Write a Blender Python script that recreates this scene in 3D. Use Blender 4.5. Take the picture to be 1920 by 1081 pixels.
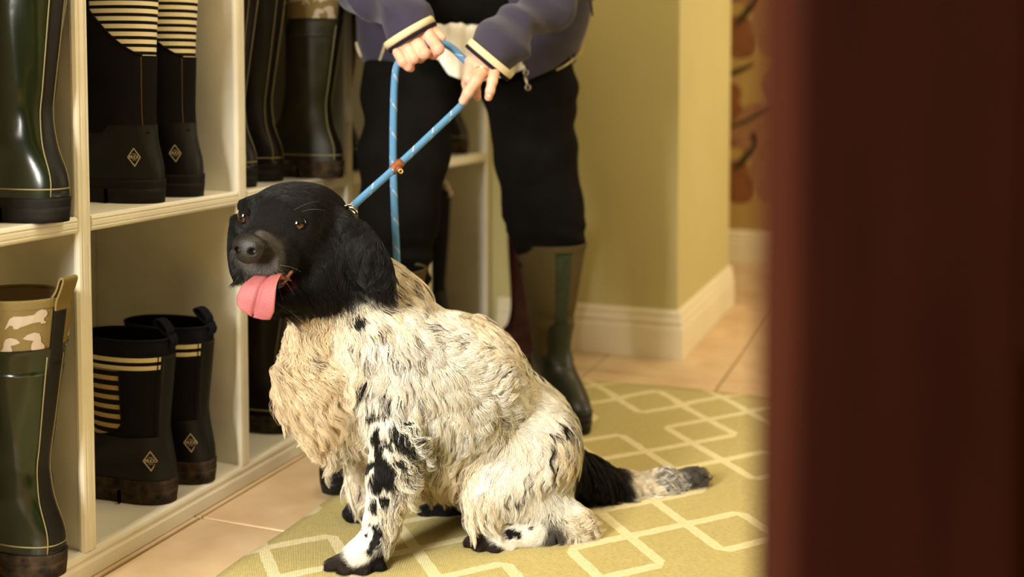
import bpy, bmesh, math, random
import numpy as np
from mathutils import Vector, Matrix
from mathutils.kdtree import KDTree

for o in list(bpy.data.objects):
    bpy.data.objects.remove(o)
SC = bpy.context.scene
COL = SC.collection
RNG = np.random.default_rng(7)
random.seed(7)
PI = math.pi

# ------------------------------------------------------------------ camera
F = 2090.0                       # focal length in pixels of the 1920 x 1081 frame
PSI = math.radians(20.83)        # turned left of the room's depth axis (+Y)
PIT = math.radians(2.9)
PPY = 257.6
CAM_H = 0.82
cam_d = bpy.data.cameras.new('camera')
cam = bpy.data.objects.new('camera', cam_d)
COL.objects.link(cam)
cam.location = (0, 0, CAM_H)
cam.rotation_euler = (PI / 2 - PIT, 0, PSI)
cam_d.sensor_width = 36.0
cam_d.lens = F / 1920 * 36
cam_d.shift_y = (PPY - 540.5) / 1920
cam_d.clip_start = 0.02
cam_d.dof.use_dof = True
cam_d.dof.focus_distance = 1.84
cam_d.dof.aperture_fstop = 1.9
SC.camera = cam

# ------------------------------------------------------------------ light and exposure
SC.view_settings.view_transform = 'Standard'
SC.view_settings.look = 'None'
SC.view_settings.gamma = 1.0
SC.view_settings.use_curve_mapping = False
SC.view_settings.exposure = 0.0
SC.cycles.use_denoising = True
SC.cycles.max_bounces = 6
SC.cycles.diffuse_bounces = 3

W = bpy.data.worlds.new('world')
SC.world = W
W.use_nodes = True
W.node_tree.nodes['Background'].inputs[0].default_value = (1.0, 0.85, 0.64, 1)
W.node_tree.nodes['Background'].inputs[1].default_value = 0.05


def area(name, loc, target, sx, sy, energy, color):
    d = bpy.data.lights.new(name, 'AREA')
    d.shape = 'RECTANGLE'
    d.size, d.size_y, d.energy, d.color = sx, sy, energy, color
    o = bpy.data.objects.new(name, d)
    COL.objects.link(o)
    o.location = loc
    o.rotation_euler = (Vector(target) - Vector(loc)).to_track_quat('-Z', 'Y').to_euler()
    return o


area('assumed_key_light', (-1.32, -0.90, 1.32), (-1.0, 2.1, 0.45), 0.6, 1.1, 158, (1.0, 0.97, 0.89))  # assumed soft key behind camera left, aimed from shadow directions; no window built
area('ceiling_fill', (-0.35, 1.6, 2.36), (-0.35, 1.6, 0), 0.6, 0.6, 18, (1.0, 0.86, 0.62))  # added warm fill from above for rug, floor and shelf tops
area('assumed_hall_side_light', (1.45, 3.75, 1.45), (-0.7, 3.75, 0.9), 0.8, 1.2, 26, (1.0, 0.90, 0.68))  # assumed side light, added to brighten the wall's hall face; no window modelled
area('hall_fill', (0.1, 4.5, 2.36), (0.1, 4.5, 0), 0.4, 0.4, 12, (1.0, 0.80, 0.48))  # added fill light for the hall, no known fitting there

# ------------------------------------------------------------------ pixel <-> world measuring helpers
_f = np.array([-math.sin(PSI) * math.cos(PIT), math.cos(PSI) * math.cos(PIT), -math.sin(PIT)])
_r = np.array([math.cos(PSI), math.sin(PSI), 0.0])
_u = np.cross(_r, _f)
_C = np.array([0, 0, CAM_H])


def ray(x, y): return _f + (x - 960) / F * _r - (y - PPY) / F * _u
def at(x, y, z): return _C + ray(x, y) * z
def gnd(x, y, h=0.0):
    d = ray(x, y)
    return _C + d * ((h - CAM_H) / d[2])
def onX(x, y, X):
    d = ray(x, y)
    return _C + d * (X / d[0])
def projA(P):
    v = np.asarray(P) - _C
    z = v @ _f
    return 960 + F * (v @ _r) / z, PPY - F * (v @ _u) / z, z


# ------------------------------------------------------------------ materials
def lin(c):
    c = [v / 255.0 if max(c) > 1 else v for v in c]
    return tuple(v / 12.92 if v <= 0.04045 else ((v + 0.055) / 1.055) ** 2.4 for v in c) + (1.0,)


def mat(name, col, rough=0.5, spec=0.4, var=0.0, vscale=8.0, bump=0.0, bscale=60.0, col2=None, metal=0.0, coat=0.0, sheen=0.0, sss=0.0):
    m = bpy.data.materials.new(name)
    m.use_nodes = True
    nt = m.node_tree
    b = nt.nodes['Principled BSDF']
    c = lin(col)
    b.inputs['Base Color'].default_value = c
    b.inputs['Roughness'].default_value = rough
    b.inputs['Specular IOR Level'].default_value = spec
    b.inputs['Metallic'].default_value = metal
    b.inputs['Coat Weight'].default_value = coat
    b.inputs['Sheen Weight'].default_value = sheen
    if sss:
        b.inputs['Subsurface Weight'].default_value = sss
        b.inputs['Subsurface Radius'].default_value = (0.01, 0.004, 0.002)
    tc = nt.nodes.new('ShaderNodeTexCoord')
    if var or col2:
        n = nt.nodes.new('ShaderNodeTexNoise')
        n.inputs['Scale'].default_value = vscale
        n.inputs['Detail'].default_value = 5
        nt.links.new(tc.outputs['Object'], n.inputs['Vector'])
        r = nt.nodes.new('ShaderNodeValToRGB')
        r.color_ramp.elements[0].position, r.color_ramp.elements[1].position = 0.32, 0.68
        if col2:
            r.color_ramp.elements[0].color, r.color_ramp.elements[1].color = lin(col2), c
        else:
            r.color_ramp.elements[0].color = tuple(v * (1 - var) for v in c[:3]) + (1,)
            r.color_ramp.elements[1].color = tuple(min(1, v * (1 + var)) for v in c[:3]) + (1,)
        nt.links.new(n.outputs['Fac'], r.inputs['Fac'])
        nt.links.new(r.outputs['Color'], b.inputs['Base Color'])
    if bump:
        n2 = nt.nodes.new('ShaderNodeTexNoise')
        n2.inputs['Scale'].default_value = bscale
        n2.inputs['Detail'].default_value = 4
        nt.links.new(tc.outputs['Object'], n2.inputs['Vector'])
        bp = nt.nodes.new('ShaderNodeBump')
        bp.inputs['Strength'].default_value = bump
        bp.inputs['Distance'].default_value = 0.004
        nt.links.new(n2.outputs['Fac'], bp.inputs['Height'])
        nt.links.new(bp.outputs['Normal'], b.inputs['Normal'])
    return m


class NT:
    """tiny node-expression helper for one material"""
    def __init__(s, m):
        s.t = m.node_tree
        s.b = s.t.nodes['Principled BSDF']
    def coord(s, kind='Object'):
        tc = s.t.nodes.new('ShaderNodeTexCoord')
        sp = s.t.nodes.new('ShaderNodeSeparateXYZ')
        s.t.links.new(tc.outputs[kind], sp.inputs[0])
        return sp.outputs[0], sp.outputs[1], sp.outputs[2]
    def m(s, op, a, b=0.0, c=0.0):
        n = s.t.nodes.new('ShaderNodeMath')
        n.operation = op
        for i, v in enumerate((a, b, c)):
            if isinstance(v, (int, float)):
                n.inputs[i].default_value = v
            else:
                s.t.links.new(v, n.inputs[i])
        return n.outputs[0]
    def mix(s, fac, a, b):
        n = s.t.nodes.new('ShaderNodeMix')
        n.data_type = 'RGBA'
        for i, v in ((0, fac), (6, a), (7, b)):
            if isinstance(v, (tuple, float, int)):
                n.inputs[i].default_value = v
            else:
                s.t.links.new(v, n.inputs[i])
        return n.outputs[2]
    def noise(s, scale, detail=3, coord='Object'):
        tc = s.t.nodes.new('ShaderNodeTexCoord')
        n = s.t.nodes.new('ShaderNodeTexNoise')
        n.inputs['Scale'].default_value = scale
        n.inputs['Detail'].default_value = detail
        s.t.links.new(tc.outputs[coord], n.inputs['Vector'])
        return n.outputs['Fac']
    def bump(s, h, strength, dist=0.003):
        bp = s.t.nodes.new('ShaderNodeBump')
        bp.inputs['Strength'].default_value = strength
        bp.inputs['Distance'].default_value = dist
        s.t.links.new(h, bp.inputs['Height'])
        s.t.links.new(bp.outputs['Normal'], s.b.inputs['Normal'])
    def color(s, c): s.t.links.new(c, s.b.inputs['Base Color'])


def stripes(name, dark, light, period, duty=0.5, phase=0.0):
    m = mat(name, dark, 0.85, 0.15)
    n = NT(m)
    x, y, z = n.coord()
    f = n.m('FRACT', n.m('ADD', n.m('DIVIDE', z, period), phase))
    k = n.m('LESS_THAN', f, duty)
    n.color(n.mix(k, lin(dark), lin(light)))
    return m


M = {}
M['paint'] = mat('cream_paint', (240, 233, 212), 0.38, 0.45, 0.05, 14, 0.10, 30)
M['wall'] = mat('sage_paint', (198, 186, 130), 0.75, 0.25, 0.03, 3, 0.06, 160)
M['skirt'] = mat('skirting_paint', (238, 226, 194), 0.40, 0.4, 0.03, 6)
M['ceil'] = mat('ceiling_paint', (232, 222, 200), 0.9, 0.1, 0.02, 3)
M['tile'] = mat('peach_tile', (224, 196, 156), 0.42, 0.4, col2=(206, 172, 130), vscale=9, bump=0.08, bscale=40)
M['grout'] = mat('grout', (150, 118, 82), 0.9, 0.1, 0.15, 30)
M['rubber_green'] = mat('green_rubber', (26, 33, 13), 0.20, 0.5, 0.3, 12, 0.14, 22)
M['rubber_worn'] = mat('worn_green_rubber', (44, 42, 26), 0.5, 0.35, 0.3, 22, 0.2, 40)
M['rubber_dkgreen'] = mat('dark_green_rubber', (24, 30, 18), 0.40, 0.4, 0.2, 14, 0.15, 30)
M['rubber_black'] = mat('black_rubber', (16, 14, 12), 0.48, 0.3, 0.25, 16, 0.12, 40)
M['rubber_brown'] = mat('dark_brown_rubber', (24, 16, 11), 0.48, 0.3, 0.25, 16, 0.12, 40)
M['rubber_wine'] = mat('burgundy_rubber', (70, 12, 20), 0.35, 0.5, 0.15, 10, 0.08, 30)
M['sole_black'] = mat('worn_black_sole', (30, 26, 21), 0.7, 0.2, col2=(15, 13, 11), vscale=30, bump=0.3, bscale=60)
M['sole_mud'] = mat('muddy_sole', (30, 25, 20), 0.85, 0.15, col2=(74, 58, 42), vscale=60, bump=0.6, bscale=70)
M['neoprene_black'] = mat('black_neoprene', (20, 18, 17), 0.9, 0.12, 0.2, 20, 0.15, 260)
M['neoprene_navy'] = mat('navy_neoprene', (22, 22, 30), 0.9, 0.12, 0.2, 20, 0.15, 260)
M['khaki'] = mat('khaki_neoprene', (128, 110, 66), 0.9, 0.15, 0.06, 20, 0.25, 320)
M['khaki_in'] = mat('khaki_lining', (140, 122, 92), 0.95, 0.1, 0.08, 20)
M['olive'] = mat('olive_neoprene', (76, 64, 34), 0.85, 0.2, 0.06, 14, 0.2, 300)
M['print'] = mat('pale_print', (190, 172, 150), 0.8, 0.2)
M['piping'] = mat('pale_piping', (150, 138, 96), 0.6, 0.3)
M['piping_dk'] = mat('brown_piping', (92, 70, 44), 0.6, 0.3)
M['logo'] = mat('cream_logo', (196, 180, 140), 0.6, 0.3)
M['black_in'] = mat('black_lining', (14, 13, 12), 0.95, 0.05)
M['stripe'] = stripes('cream_black_stripes', (20, 17, 14), (240, 226, 188), 0.0136, 0.56)
M['stripe2'] = stripes('cream_black_stripes_fine', (24, 20, 16), (200, 168, 112), 0.0180, 0.46, 0.2)
M['stripe3'] = stripes('cream_black_collar', (20, 18, 18), (230, 212, 160), 0.0150, 0.55, 0.35)


# ------------------------------------------------------------------ mesh helpers
def mk(name, V, Fc, m, parent=None, smooth=True, world=False):
    me = bpy.data.meshes.new(name)
    me.from_pydata(np.asarray(V, dtype=float).tolist(), [], [tuple(int(i) for i in f) for f in Fc])
    me.materials.append(M[m] if isinstance(m, str) else m)
    if smooth:
        me.polygons.foreach_set('use_smooth', [True] * len(me.polygons))
    me.update()
    o = bpy.data.objects.new(name, me)
    COL.objects.link(o)
    if parent is not None:
        o.parent = parent
        if world:
            o.matrix_parent_inverse = Matrix.Translation(parent_world(parent)).inverted()
    return o


def parent_world(p):
    return Vector(p.location) if p.type == 'EMPTY' else Vector((0, 0, 0))


def empty(name, loc, rz=0.0):
    o = bpy.data.objects.new(name, None)
    COL.objects.link(o)
    o.empty_display_size = 0.05
    o.location = tuple(float(v) for v in loc)
    o.rotation_euler = (0, 0, rz)
    return o


def tag(o, label=None, cat=None, group=None, kind=None):
    if label: o['label'] = label
    if cat: o['category'] = cat
    if group: o['group'] = group
    if kind: o['kind'] = kind
    return o


def join(parts):
    V, Fc, n = [], [], 0
    for v, f in parts:
        v = np.asarray(v, dtype=float)
        V.append(v)
        Fc += [tuple(i + n for i in q) for q in f]
        n += len(v)
    return np.vstack(V), Fc


def box(x0, y0, z0, x1, y1, z1, b=0.0):
    """box with (optionally) chamfered edges"""
    bm = bmesh.new()
    bmesh.ops.create_cube(bm, size=1)
    for v in bm.verts:
        v.co = Vector(((x0 + x1) / 2 + v.co.x * (x1 - x0), (y0 + y1) / 2 + v.co.y * (y1 - y0), (z0 + z1) / 2 + v.co.z * (z1 - z0)))
    if b:
        bmesh.ops.bevel(bm, geom=bm.edges[:], offset=b, segments=2, affect='EDGES', profile=0.6)
    bm.verts.index_update()
    V = [tuple(v.co) for v in bm.verts]
    Fc = [tuple(v.index for v in f.verts) for f in bm.faces]
    bm.free()
    return np.array(V), Fc


def grid_faces(nu, nv, wrap_v=False, wrap_u=False, flip=False):
    Fc = []
    for i in range(nu if wrap_u else nu - 1):
        for j in range(nv if wrap_v else nv - 1):
            a, b = i * nv + j, i * nv + (j + 1) % nv
            c, d = ((i + 1) % nu) * nv + (j + 1) % nv, ((i + 1) % nu) * nv + j
            Fc.append((a, d, c, b) if flip else (a, b, c, d))
    return Fc


def tube(pts, rad, n=10, cap=True, flat=1.0):
    """round tube along a polyline, parallel-transport frame"""
    P = np.asarray(pts, dtype=float)
    R = np.full(len(P), rad) if np.isscalar(rad) else np.asarray(rad, dtype=float)
    T = np.gradient(P, axis=0)
    T /= np.linalg.norm(T, axis=1)[:, None] + 1e-12
    a = np.array([0, 0, 1.0]) if abs(T[0][2]) < 0.9 else np.array([1.0, 0, 0])
    N = np.cross(T[0], a); N /= np.linalg.norm(N)
    V = []
    for i in range(len(P)):
        N = N - T[i] * (N @ T[i]); N /= np.linalg.norm(N) + 1e-12
        B = np.cross(T[i], N)
        for k in range(n):
            th = 2 * PI * k / n
            V.append(P[i] + R[i] * (math.cos(th) * N + flat * math.sin(th) * B))
    Fc = grid_faces(len(P), n, wrap_v=True)
    if cap:
        Fc.append(tuple(range(n - 1, -1, -1)))
        Fc.append(tuple(range((len(P) - 1) * n, len(P) * n)))
    return np.array(V), Fc


def spline(ctrl, n):
    """Catmull-Rom through control points"""
    P = np.asarray(ctrl, dtype=float)
    P = np.vstack([2 * P[0] - P[1], P, 2 * P[-1] - P[-2]])
    seg = len(P) - 3
    out = []
    for u in np.linspace(0, seg, n):
        i = min(int(u), seg - 1); t = u - i
        a, b, c, d = P[i], P[i + 1], P[i + 2], P[i + 3]
        out.append(0.5 * ((2 * b) + (-a + c) * t + (2 * a - 5 * b + 4 * c - d) * t * t + (-a + 3 * b - 3 * c + d) * t ** 3))
    return np.array(out)


def sweep(profile, path_a, path_b, u_axis, v_axis):
    """closed 2-D profile (u, v) extruded from path_a to path_b"""
    pr = np.asarray(profile, dtype=float)
    ua, va = np.asarray(u_axis, float), np.asarray(v_axis, float)
    A = np.asarray(path_a, float) + pr[:, :1] * ua + pr[:, 1:] * va
    B = np.asarray(path_b, float) + pr[:, :1] * ua + pr[:, 1:] * va
    n = len(pr)
    Fc = [(i, (i + 1) % n, n + (i + 1) % n, n + i) for i in range(n)]
    Fc += [tuple(range(n - 1, -1, -1)), tuple(range(n, 2 * n))]
    return np.vstack([A, B]), Fc


# ------------------------------------------------------------------ implicit surfaces
class Field:
    def __init__(s, lo, hi, h):
        s.lo, s.h = np.asarray(lo, float), h
        s.n = (np.ceil((np.asarray(hi, float) - s.lo) / h).astype(int) + 1)
        s.v = np.full(tuple(s.n), 0.5, np.float32)
    def _sub(s, lo, hi):
        a = np.clip(np.floor((np.asarray(lo) - s.lo) / s.h).astype(int), 0, s.n - 1)
        b = np.clip(np.ceil((np.asarray(hi) - s.lo) / s.h).astype(int) + 1, 1, s.n)
        if np.any(b <= a): return None
        g = np.meshgrid(*[(s.lo[i] + s.h * np.arange(a[i], b[i])).astype(np.float32) for i in range(3)], indexing='ij')
        return tuple(slice(a[i], b[i]) for i in range(3)), np.stack(g, -1)
    def _add(s, sl, d, k):
        a = s.v[sl]
        if k > 0:
            h = np.maximum(k - np.abs(a - d), 0) / k
            s.v[sl] = np.minimum(a, d) - h * h * k * 0.25
        else:
            s.v[sl] = np.minimum(a, d)
    def cone(s, a, b, ra, rb, k=0.02, sub=False):
        a, b = np.asarray(a, np.float32), np.asarray(b, np.float32)
        m = max(ra, rb) + k + 3 * s.h
        r = s._sub(np.minimum(a, b) - m, np.maximum(a, b) + m)
        if r is None: return
        sl, P = r
        ba = b - a
        L = float(ba @ ba) + 1e-12
        t = np.clip(((P - a) @ ba) / L, 0, 1)
        d = np.linalg.norm(P - a - t[..., None] * ba, axis=-1) - (ra + (rb - ra) * t)
        if sub: s._cut(sl, d, k)
        else: s._add(sl, d, k)
    def _cut(s, sl, d, k):
        a, d = -s.v[sl], d
        h = np.maximum(k - np.abs(a - d), 0) / max(k, 1e-6)
        s.v[sl] = -(np.minimum(a, d) - h * h * k * 0.25)
    def ell(s, c, r, axes=None, k=0.02, sub=False):
        c, r = np.asarray(c, np.float32), np.asarray(r, np.float32)
        m = float(r.max()) + k + 3 * s.h
        q = s._sub(c - m, c + m)
        if q is None: return
        sl, P = q
        Q = P - c
        if axes is not None:
            Q = Q @ np.asarray(axes, np.float32).T
        k0 = np.linalg.norm(Q / r, axis=-1)
        k1 = np.linalg.norm(Q / (r * r), axis=-1) + 1e-9
        d = k0 * (k0 - 1) / k1
        if sub: s._cut(sl, d, k)
        else: s._add(sl, d, k)
    def pts(s):
        g = np.meshgrid(*[(s.lo[i] + s.h * np.arange(s.n[i])).astype(np.float32) for i in range(3)], indexing='ij')
        return np.stack(g, -1)
    def mesh(s):
        f = s.v
        for ax in range(3):
            for e in (0, -1):
                idx = [slice(None)] * 3; idx[ax] = e
                f[tuple(idx)] = np.maximum(f[tuple(idx)], s.h)
        S = f < 0
        nx, ny, nz = f.shape
        cnt = np.zeros((nx - 1, ny - 1, nz - 1), np.int8)
        for i in (0, 1):
            for j in (0, 1):
                for k in (0, 1):
                    cnt += S[i:nx - 1 + i, j:ny - 1 + j, k:nz - 1 + k]
        I = np.argwhere((cnt > 0) & (cnt < 8))
        idx = np.full(cnt.shape, -1, np.int64)
        idx[I[:, 0], I[:, 1], I[:, 2]] = np.arange(len(I))
        acc = np.zeros((len(I), 3)); num = np.zeros(len(I))
        cor = [(i, j, k) for i in (0, 1) for j in (0, 1) for k in (0, 1)]
        for a in cor:
            for b in cor:
                if b > a and sum(abs(a[q] - b[q]) for q in range(3)) == 1:
                    fa = f[I[:, 0] + a[0], I[:, 1] + a[1], I[:, 2] + a[2]]
                    fb = f[I[:, 0] + b[0], I[:, 1] + b[1], I[:, 2] + b[2]]
                    m = (fa < 0) != (fb < 0)
                    t = np.where(m, fa / np.where(m, fa - fb, 1), 0)
                    p = np.array(a) + t[:, None] * (np.array(b) - np.array(a))
                    acc[m] += p[m]; num[m] += 1
        V = s.lo + s.h * (I + acc / num[:, None])
        Q = []
        for ax in range(3):
            u, w = (ax + 1) % 3, (ax + 2) % 3
            A = np.take(S, range(0, S.shape[ax] - 1), ax); B = np.take(S, range(1, S.shape[ax]), ax)
            E = np.argwhere(A != B)
            E = E[(E[:, u] > 0) & (E[:, w] > 0) & (E[:, u] < S.shape[u] - 1) & (E[:, w] < S.shape[w] - 1)]
            ins = A[E[:, 0], E[:, 1], E[:, 2]]
            q = []
            for du, dw in ((1, 1), (0, 1), (0, 0), (1, 0)):
                e = E.copy(); e[:, u] -= du; e[:, w] -= dw
                q.append(idx[e[:, 0], e[:, 1], e[:, 2]])
            q = np.stack(q, 1)
            q[~ins] = q[~ins][:, ::-1]
            Q.append(q)
        Q = np.vstack(Q)
        return V, Q


def vnormals(V, Q):
    n = np.cross(V[Q[:, 2]] - V[Q[:, 0]], V[Q[:, 3]] - V[Q[:, 1]])
    N = np.zeros_like(V)
    for i in range(4):
        np.add.at(N, Q[:, i], n)
    return N / (np.linalg.norm(N, axis=1)[:, None] + 1e-12)


def pc(p):                       # (px, py, depth, radius in px) -> world centre, radius in m
    return at(p[0], p[1], p[2]), p[3] * p[2] / F


def snoise(P, scale, seed=0):
    """cheap smooth 3-D noise: sum of a few rotated sines, about -1..1"""
    r = np.random.default_rng(seed)
    out = np.zeros(P.shape[:-1])
    for i in range(5):
        d = r.normal(size=3); d /= np.linalg.norm(d)
        out += np.sin(P @ (d * scale * (0.7 + 0.7 * r.random())) + r.random() * 6.28)
    return out / 2.6

# ================================================================== the setting
GX, GY, PX_, PY_ = -0.535, 1.718, 0.373, 0.431
fl = mk('floor', *box(-1.75, -1.6, -0.06, 1.6, 5.4, -0.004), 'grout', smooth=False)
tag(fl, 'beige peach floor of square tiles with dark joints', None, None, 'structure')
tv, tf = box(0.003, 0.003, -0.012, PX_ - 0.003, PY_ - 0.003, 0.0, 0.0015)
tile_me = None
for i in range(-4, 6):
    for j in range(-2, 9):
        x, y = GX + i * PX_, GY + j * PY_
        if x < -1.72 or x > 0.75 or y < 0.7 or y > 5.0:
            continue
        if tile_me is None:
            o = mk('tile', tv, tf, 'tile', fl, smooth=False)
            tile_me = o.data
        else:
            o = bpy.data.objects.new('tile', tile_me)
            COL.objects.link(o)
            o.parent = fl
        o.location = (x, y, 0.0006 * math.sin(i * 3.1 + j * 1.7) - 0.0006)

wl = mk('wall_left', *box(-1.80, -1.6, 0, -1.68, 5.4, 2.4), 'wall', smooth=False)
tag(wl, 'sage green wall behind the boot shelves', kind='structure')
WX, WY0, WY1 = -0.702, 3.222, 4.085
wb = mk('wall_back', *box(-1.68, WY0, 0, WX, WY1, 2.4, 0.004), 'wall', smooth=False)
tag(wb, 'sage green wall end at the end of the shelves', kind='structure')
# skirting: moulded profile (u = out of the wall, v = up)
SK = [(0, 0), (0.018, 0), (0.018, 0.088), (0.0165, 0.092), (0.0125, 0.096), (0.0125, 0.101), (0.016, 0.105), (0.016, 0.112), (0.0135, 0.118),
      (0.010, 0.121), (0.010, 0.126), (0.012, 0.130), (0.0105, 0.137), (0.006, 0.143), (0, 0.145)]


def skirting(name, a, b, out, mitre_a=0, mitre_b=0, label=None):
    a, b, out = np.array(a, float), np.array(b, float), np.array(out, float)
    d = (b - a) / np.linalg.norm(b - a)
    pr = np.array(SK)
    A = a + pr[:, :1] * out + pr[:, 1:] * np.array([0, 0, 1.0]) - pr[:, :1] * d * mitre_a
    B = b + pr[:, :1] * out + pr[:, 1:] * np.array([0, 0, 1.0]) + pr[:, :1] * d * mitre_b
    n = len(pr)
    Fc = [(i, n + i, n + (i + 1) % n, (i + 1) % n) for i in range(n)] + [tuple(range(n)), tuple(range(2 * n - 1, n - 1, -1))]
    o = mk(name, np.vstack([A, B]), Fc, 'skirt', smooth=False)
    return tag(o, label, kind='structure')


skirting('baseboard_back', (-1.27, WY0, 0), (WX, WY0, 0), (0, -1, 0), 0, 1, 'cream moulded skirting along the front of the sage wall')
skirting('baseboard_side', (WX, WY0, 0), (WX, WY1, 0), (1, 0, 0), 1, 1, 'cream moulded skirting down the hall side of the sage wall')

# hall: papered wall far behind
m = mat('floral_wallpaper', (176, 146, 84), 0.85, 0.15)
n = NT(m)
M['paper'] = m
n.color(n.mix(n.m('MULTIPLY', n.noise(5, 2), 0.25), lin((180, 150, 88)), lin((150, 118, 64))))
wh = mk('wall_hall', *box(-3.0, 5.075, 0, 1.6, 5.2, 2.4), 'paper', smooth=False)
tag(wh, 'hall wall papered with large terracotta flowers', kind='structure')
skirting('baseboard_hall', (-3.0, 5.075, 0), (1.6, 5.075, 0), (0, -1, 0), 0, 0, 'cream skirting below the floral wallpaper')
# printed motif: petals, stems and leaves lie flat on the paper
M['petal'] = mat('terracotta_print', (132, 84, 50), 0.85, 0.15, 0.15, 30)
M['petal2'] = mat('rose_print', (150, 110, 78), 0.85, 0.15, 0.15, 30)
M['leafp'] = mat('leaf_print', (62, 54, 26), 0.85, 0.15, 0.2, 30)


def blob(cx, cz, rx, rz, rot=0.0, n=18, wob=0.0, y=5.0735):
    V = []
    for k in range(n):
        t = 2 * PI * k / n
        r = 1 + wob * math.sin(3 * t + cx * 9) + wob * 0.6 * math.sin(5 * t)
        a, b = rx * r * math.cos(t), rz * r * math.sin(t)
        V.append((cx + a * math.cos(rot) - b * math.sin(rot), y, cz + a * math.sin(rot) + b * math.cos(rot)))
    return np.array(V), [tuple(range(n))]


petA, petB, lea = [], [], []
for r_ in range(4):
    for c_ in range(-3, 3):
        ox, oz = -0.86 + c_ * 0.50 + (0.25 if False else 0), 0.36 + r_ * 0.655
        petA += [blob(ox + 0.02, oz, 0.085, 0.10, 0.3, wob=.06, y=5.0737), blob(ox - 0.09, oz - 0.02, 0.08, 0.12, -.5, wob=.08, y=5.0736)]
        petA += [blob(ox - 0.03, oz + 0.27, 0.10, 0.12, 0.2, wob=.08, y=5.0735), blob(ox - 0.02, oz + 0.40, 0.06, 0.05, .2, wob=.05, y=5.0734)]
        petB += [blob(ox + 0.13, oz + 0.22, 0.12, 0.15, 0.5, wob=.08, y=5.0733), blob(ox + 0.20, oz + 0.03, 0.12, 0.11, 0.1, wob=.1, y=5.0732), blob(ox + 0.24, oz + 0.42, 0.10, 0.11, 0.1, wob=.1, y=5.0731)]
        lea += [blob(ox + 0.06, oz + 0.115, 0.085, 0.017, 0.85, y=5.0729), blob(ox + 0.10, oz + 0.30, 0.15, 0.010, 0.45, y=5.0728), blob(ox + 0.01, oz + 0.50, 0.10, 0.012, 0.4, y=5.0727), blob(ox + 0.10, oz + 0.20, 0.018, 0.03, 0.1, y=5.0726)]
for nm, pl, mm in (('flower_print', petA, 'petal'), ('flower_print', petB, 'petal2'), ('leaf_print', lea, 'leafp')):
    tag(mk(nm, *join(pl), mm, wh, smooth=False), kind='stuff')

ce = tag(mk('ceiling', *box(-1.8, -1.6, 2.4, 1.6, 5.4, 2.5), 'ceil', smooth=False), 'plain cream ceiling', kind='structure')
wr = tag(mk('wall_right', *box(1.6, -1.6, 0, 1.7, 5.4, 2.4), 'wall', smooth=False), 'sage green wall on the far side of the open door', kind='structure')

# ------------------------------------------------------------------ rug
m = mat('woven_rug', (190, 168, 76), 0.95, 0.08)
n = NT(m)
x, y, z = n.coord()
u = n.m('DIVIDE', x, 0.083)
v = n.m('DIVIDE', n.m('SUBTRACT', 2.814, y), 0.0918)
wob = n.m('MULTIPLY', n.m('SUBTRACT', n.noise(60, 3), 0.5), 0.10)
u = n.m('ADD', u, wob)
u1 = n.m('ADD', u, 41.0)
du = n.m('ABSOLUTE', n.m('SUBTRACT', n.m('MODULO', u1, 2.0), 1.0))
dv = n.m('ABSOLUTE', n.m('SUBTRACT', n.m('MODULO', n.m('ADD', v, 40.0), 2.0), 1.0))
line = n.m('LESS_THAN', n.m('ABSOLUTE', n.m('SUBTRACT', n.m('ADD', du, dv), 1.0)), 0.17)
a = n.m('MODULO', n.m('FLOOR', n.m('DIVIDE', u1, 2.0)), 2.0)
b = n.m('MODULO', n.m('FLOOR', n.m('DIVIDE', n.m('ADD', v, 40.0), 2.0)), 2.0)
# even columns of lozenges are complete, every other one is missing in the odd columns
pres = n.m('MAXIMUM', n.m('GREATER_THAN', a, 0.5), n.m('LESS_THAN', b, 0.5))
fac = n.m('MULTIPLY', line, pres)
weave = n.m('MULTIPLY', n.m('SINE', n.m('MULTIPLY', x, 1900.0)), n.m('SINE', n.m('MULTIPLY', y, 1150.0)))
g1 = n.mix(n.noise(140, 3), lin((162, 147, 92)), lin((208, 194, 136)))
g1 = n.mix(n.m('MULTIPLY', n.noise(9, 2), 0.5), g1, lin((186, 169, 110)))
c1 = n.mix(n.noise(150, 3), lin((206, 190, 140)), lin((238, 226, 184)))
n.color(n.mix(fac, g1, c1))
n.bump(n.m('ADD', n.m('MULTIPLY', weave, 0.5), n.noise(300, 2)), 0.3, 0.003)
M['rug'] = m
nu, nv = 60, 50
X0, X1, Y0, Y1 = -1.092, 0.55, 0.9, 2.872
V = []
for k, off in ((0, 0.009), (1, 0.0005)):
    for i in range(nu):
        for j in range(nv):
            s, t = i / (nu - 1), j / (nv - 1)
            xx, yy = X0 + s * (X1 - X0), Y0 + t * (Y1 - Y0)
            e = 0.003 * math.sin(yy * 23) * (i == 0) + 0
            ee = 0.004 * math.sin(xx * 17) * (j == nv - 1)
            lift = 0.0012 * math.sin(xx * 9 + yy * 4) + 0.0012
            if j >= nv - 4 and k == 0:
                lift += 0.006 * max(0, math.sin((xx + 0.95) * 5)) * (1 if xx < -0.35 else 0.2)
            V.append((xx + e, yy + ee, max(0.0008, off + (lift if k == 0 else 0) - (0.003 if k == 0 and (i in (0, nu - 1) or j in (0, nv - 1)) else 0))))
Fc = grid_faces(nu, nv, flip=True)
N1 = nu * nv
Fc += [tuple(N1 + q for q in reversed(f)) for f in grid_faces(nu, nv, flip=True)]
bd = [(i, 0) for i in range(nu)] + [(nu - 1, j) for j in range(1, nv)] + [(i, nv - 1) for i in range(nu - 2, -1, -1)] + [(0, j) for j in range(nv - 2, 0, -1)]
for q in range(len(bd)):
    a_, b_ = bd[q], bd[(q + 1) % len(bd)]
    i0, i1 = a_[0] * nv + a_[1], b_[0] * nv + b_[1]
    Fc.append((i0, i1, N1 + i1, N1 + i0)[::-1])
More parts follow.
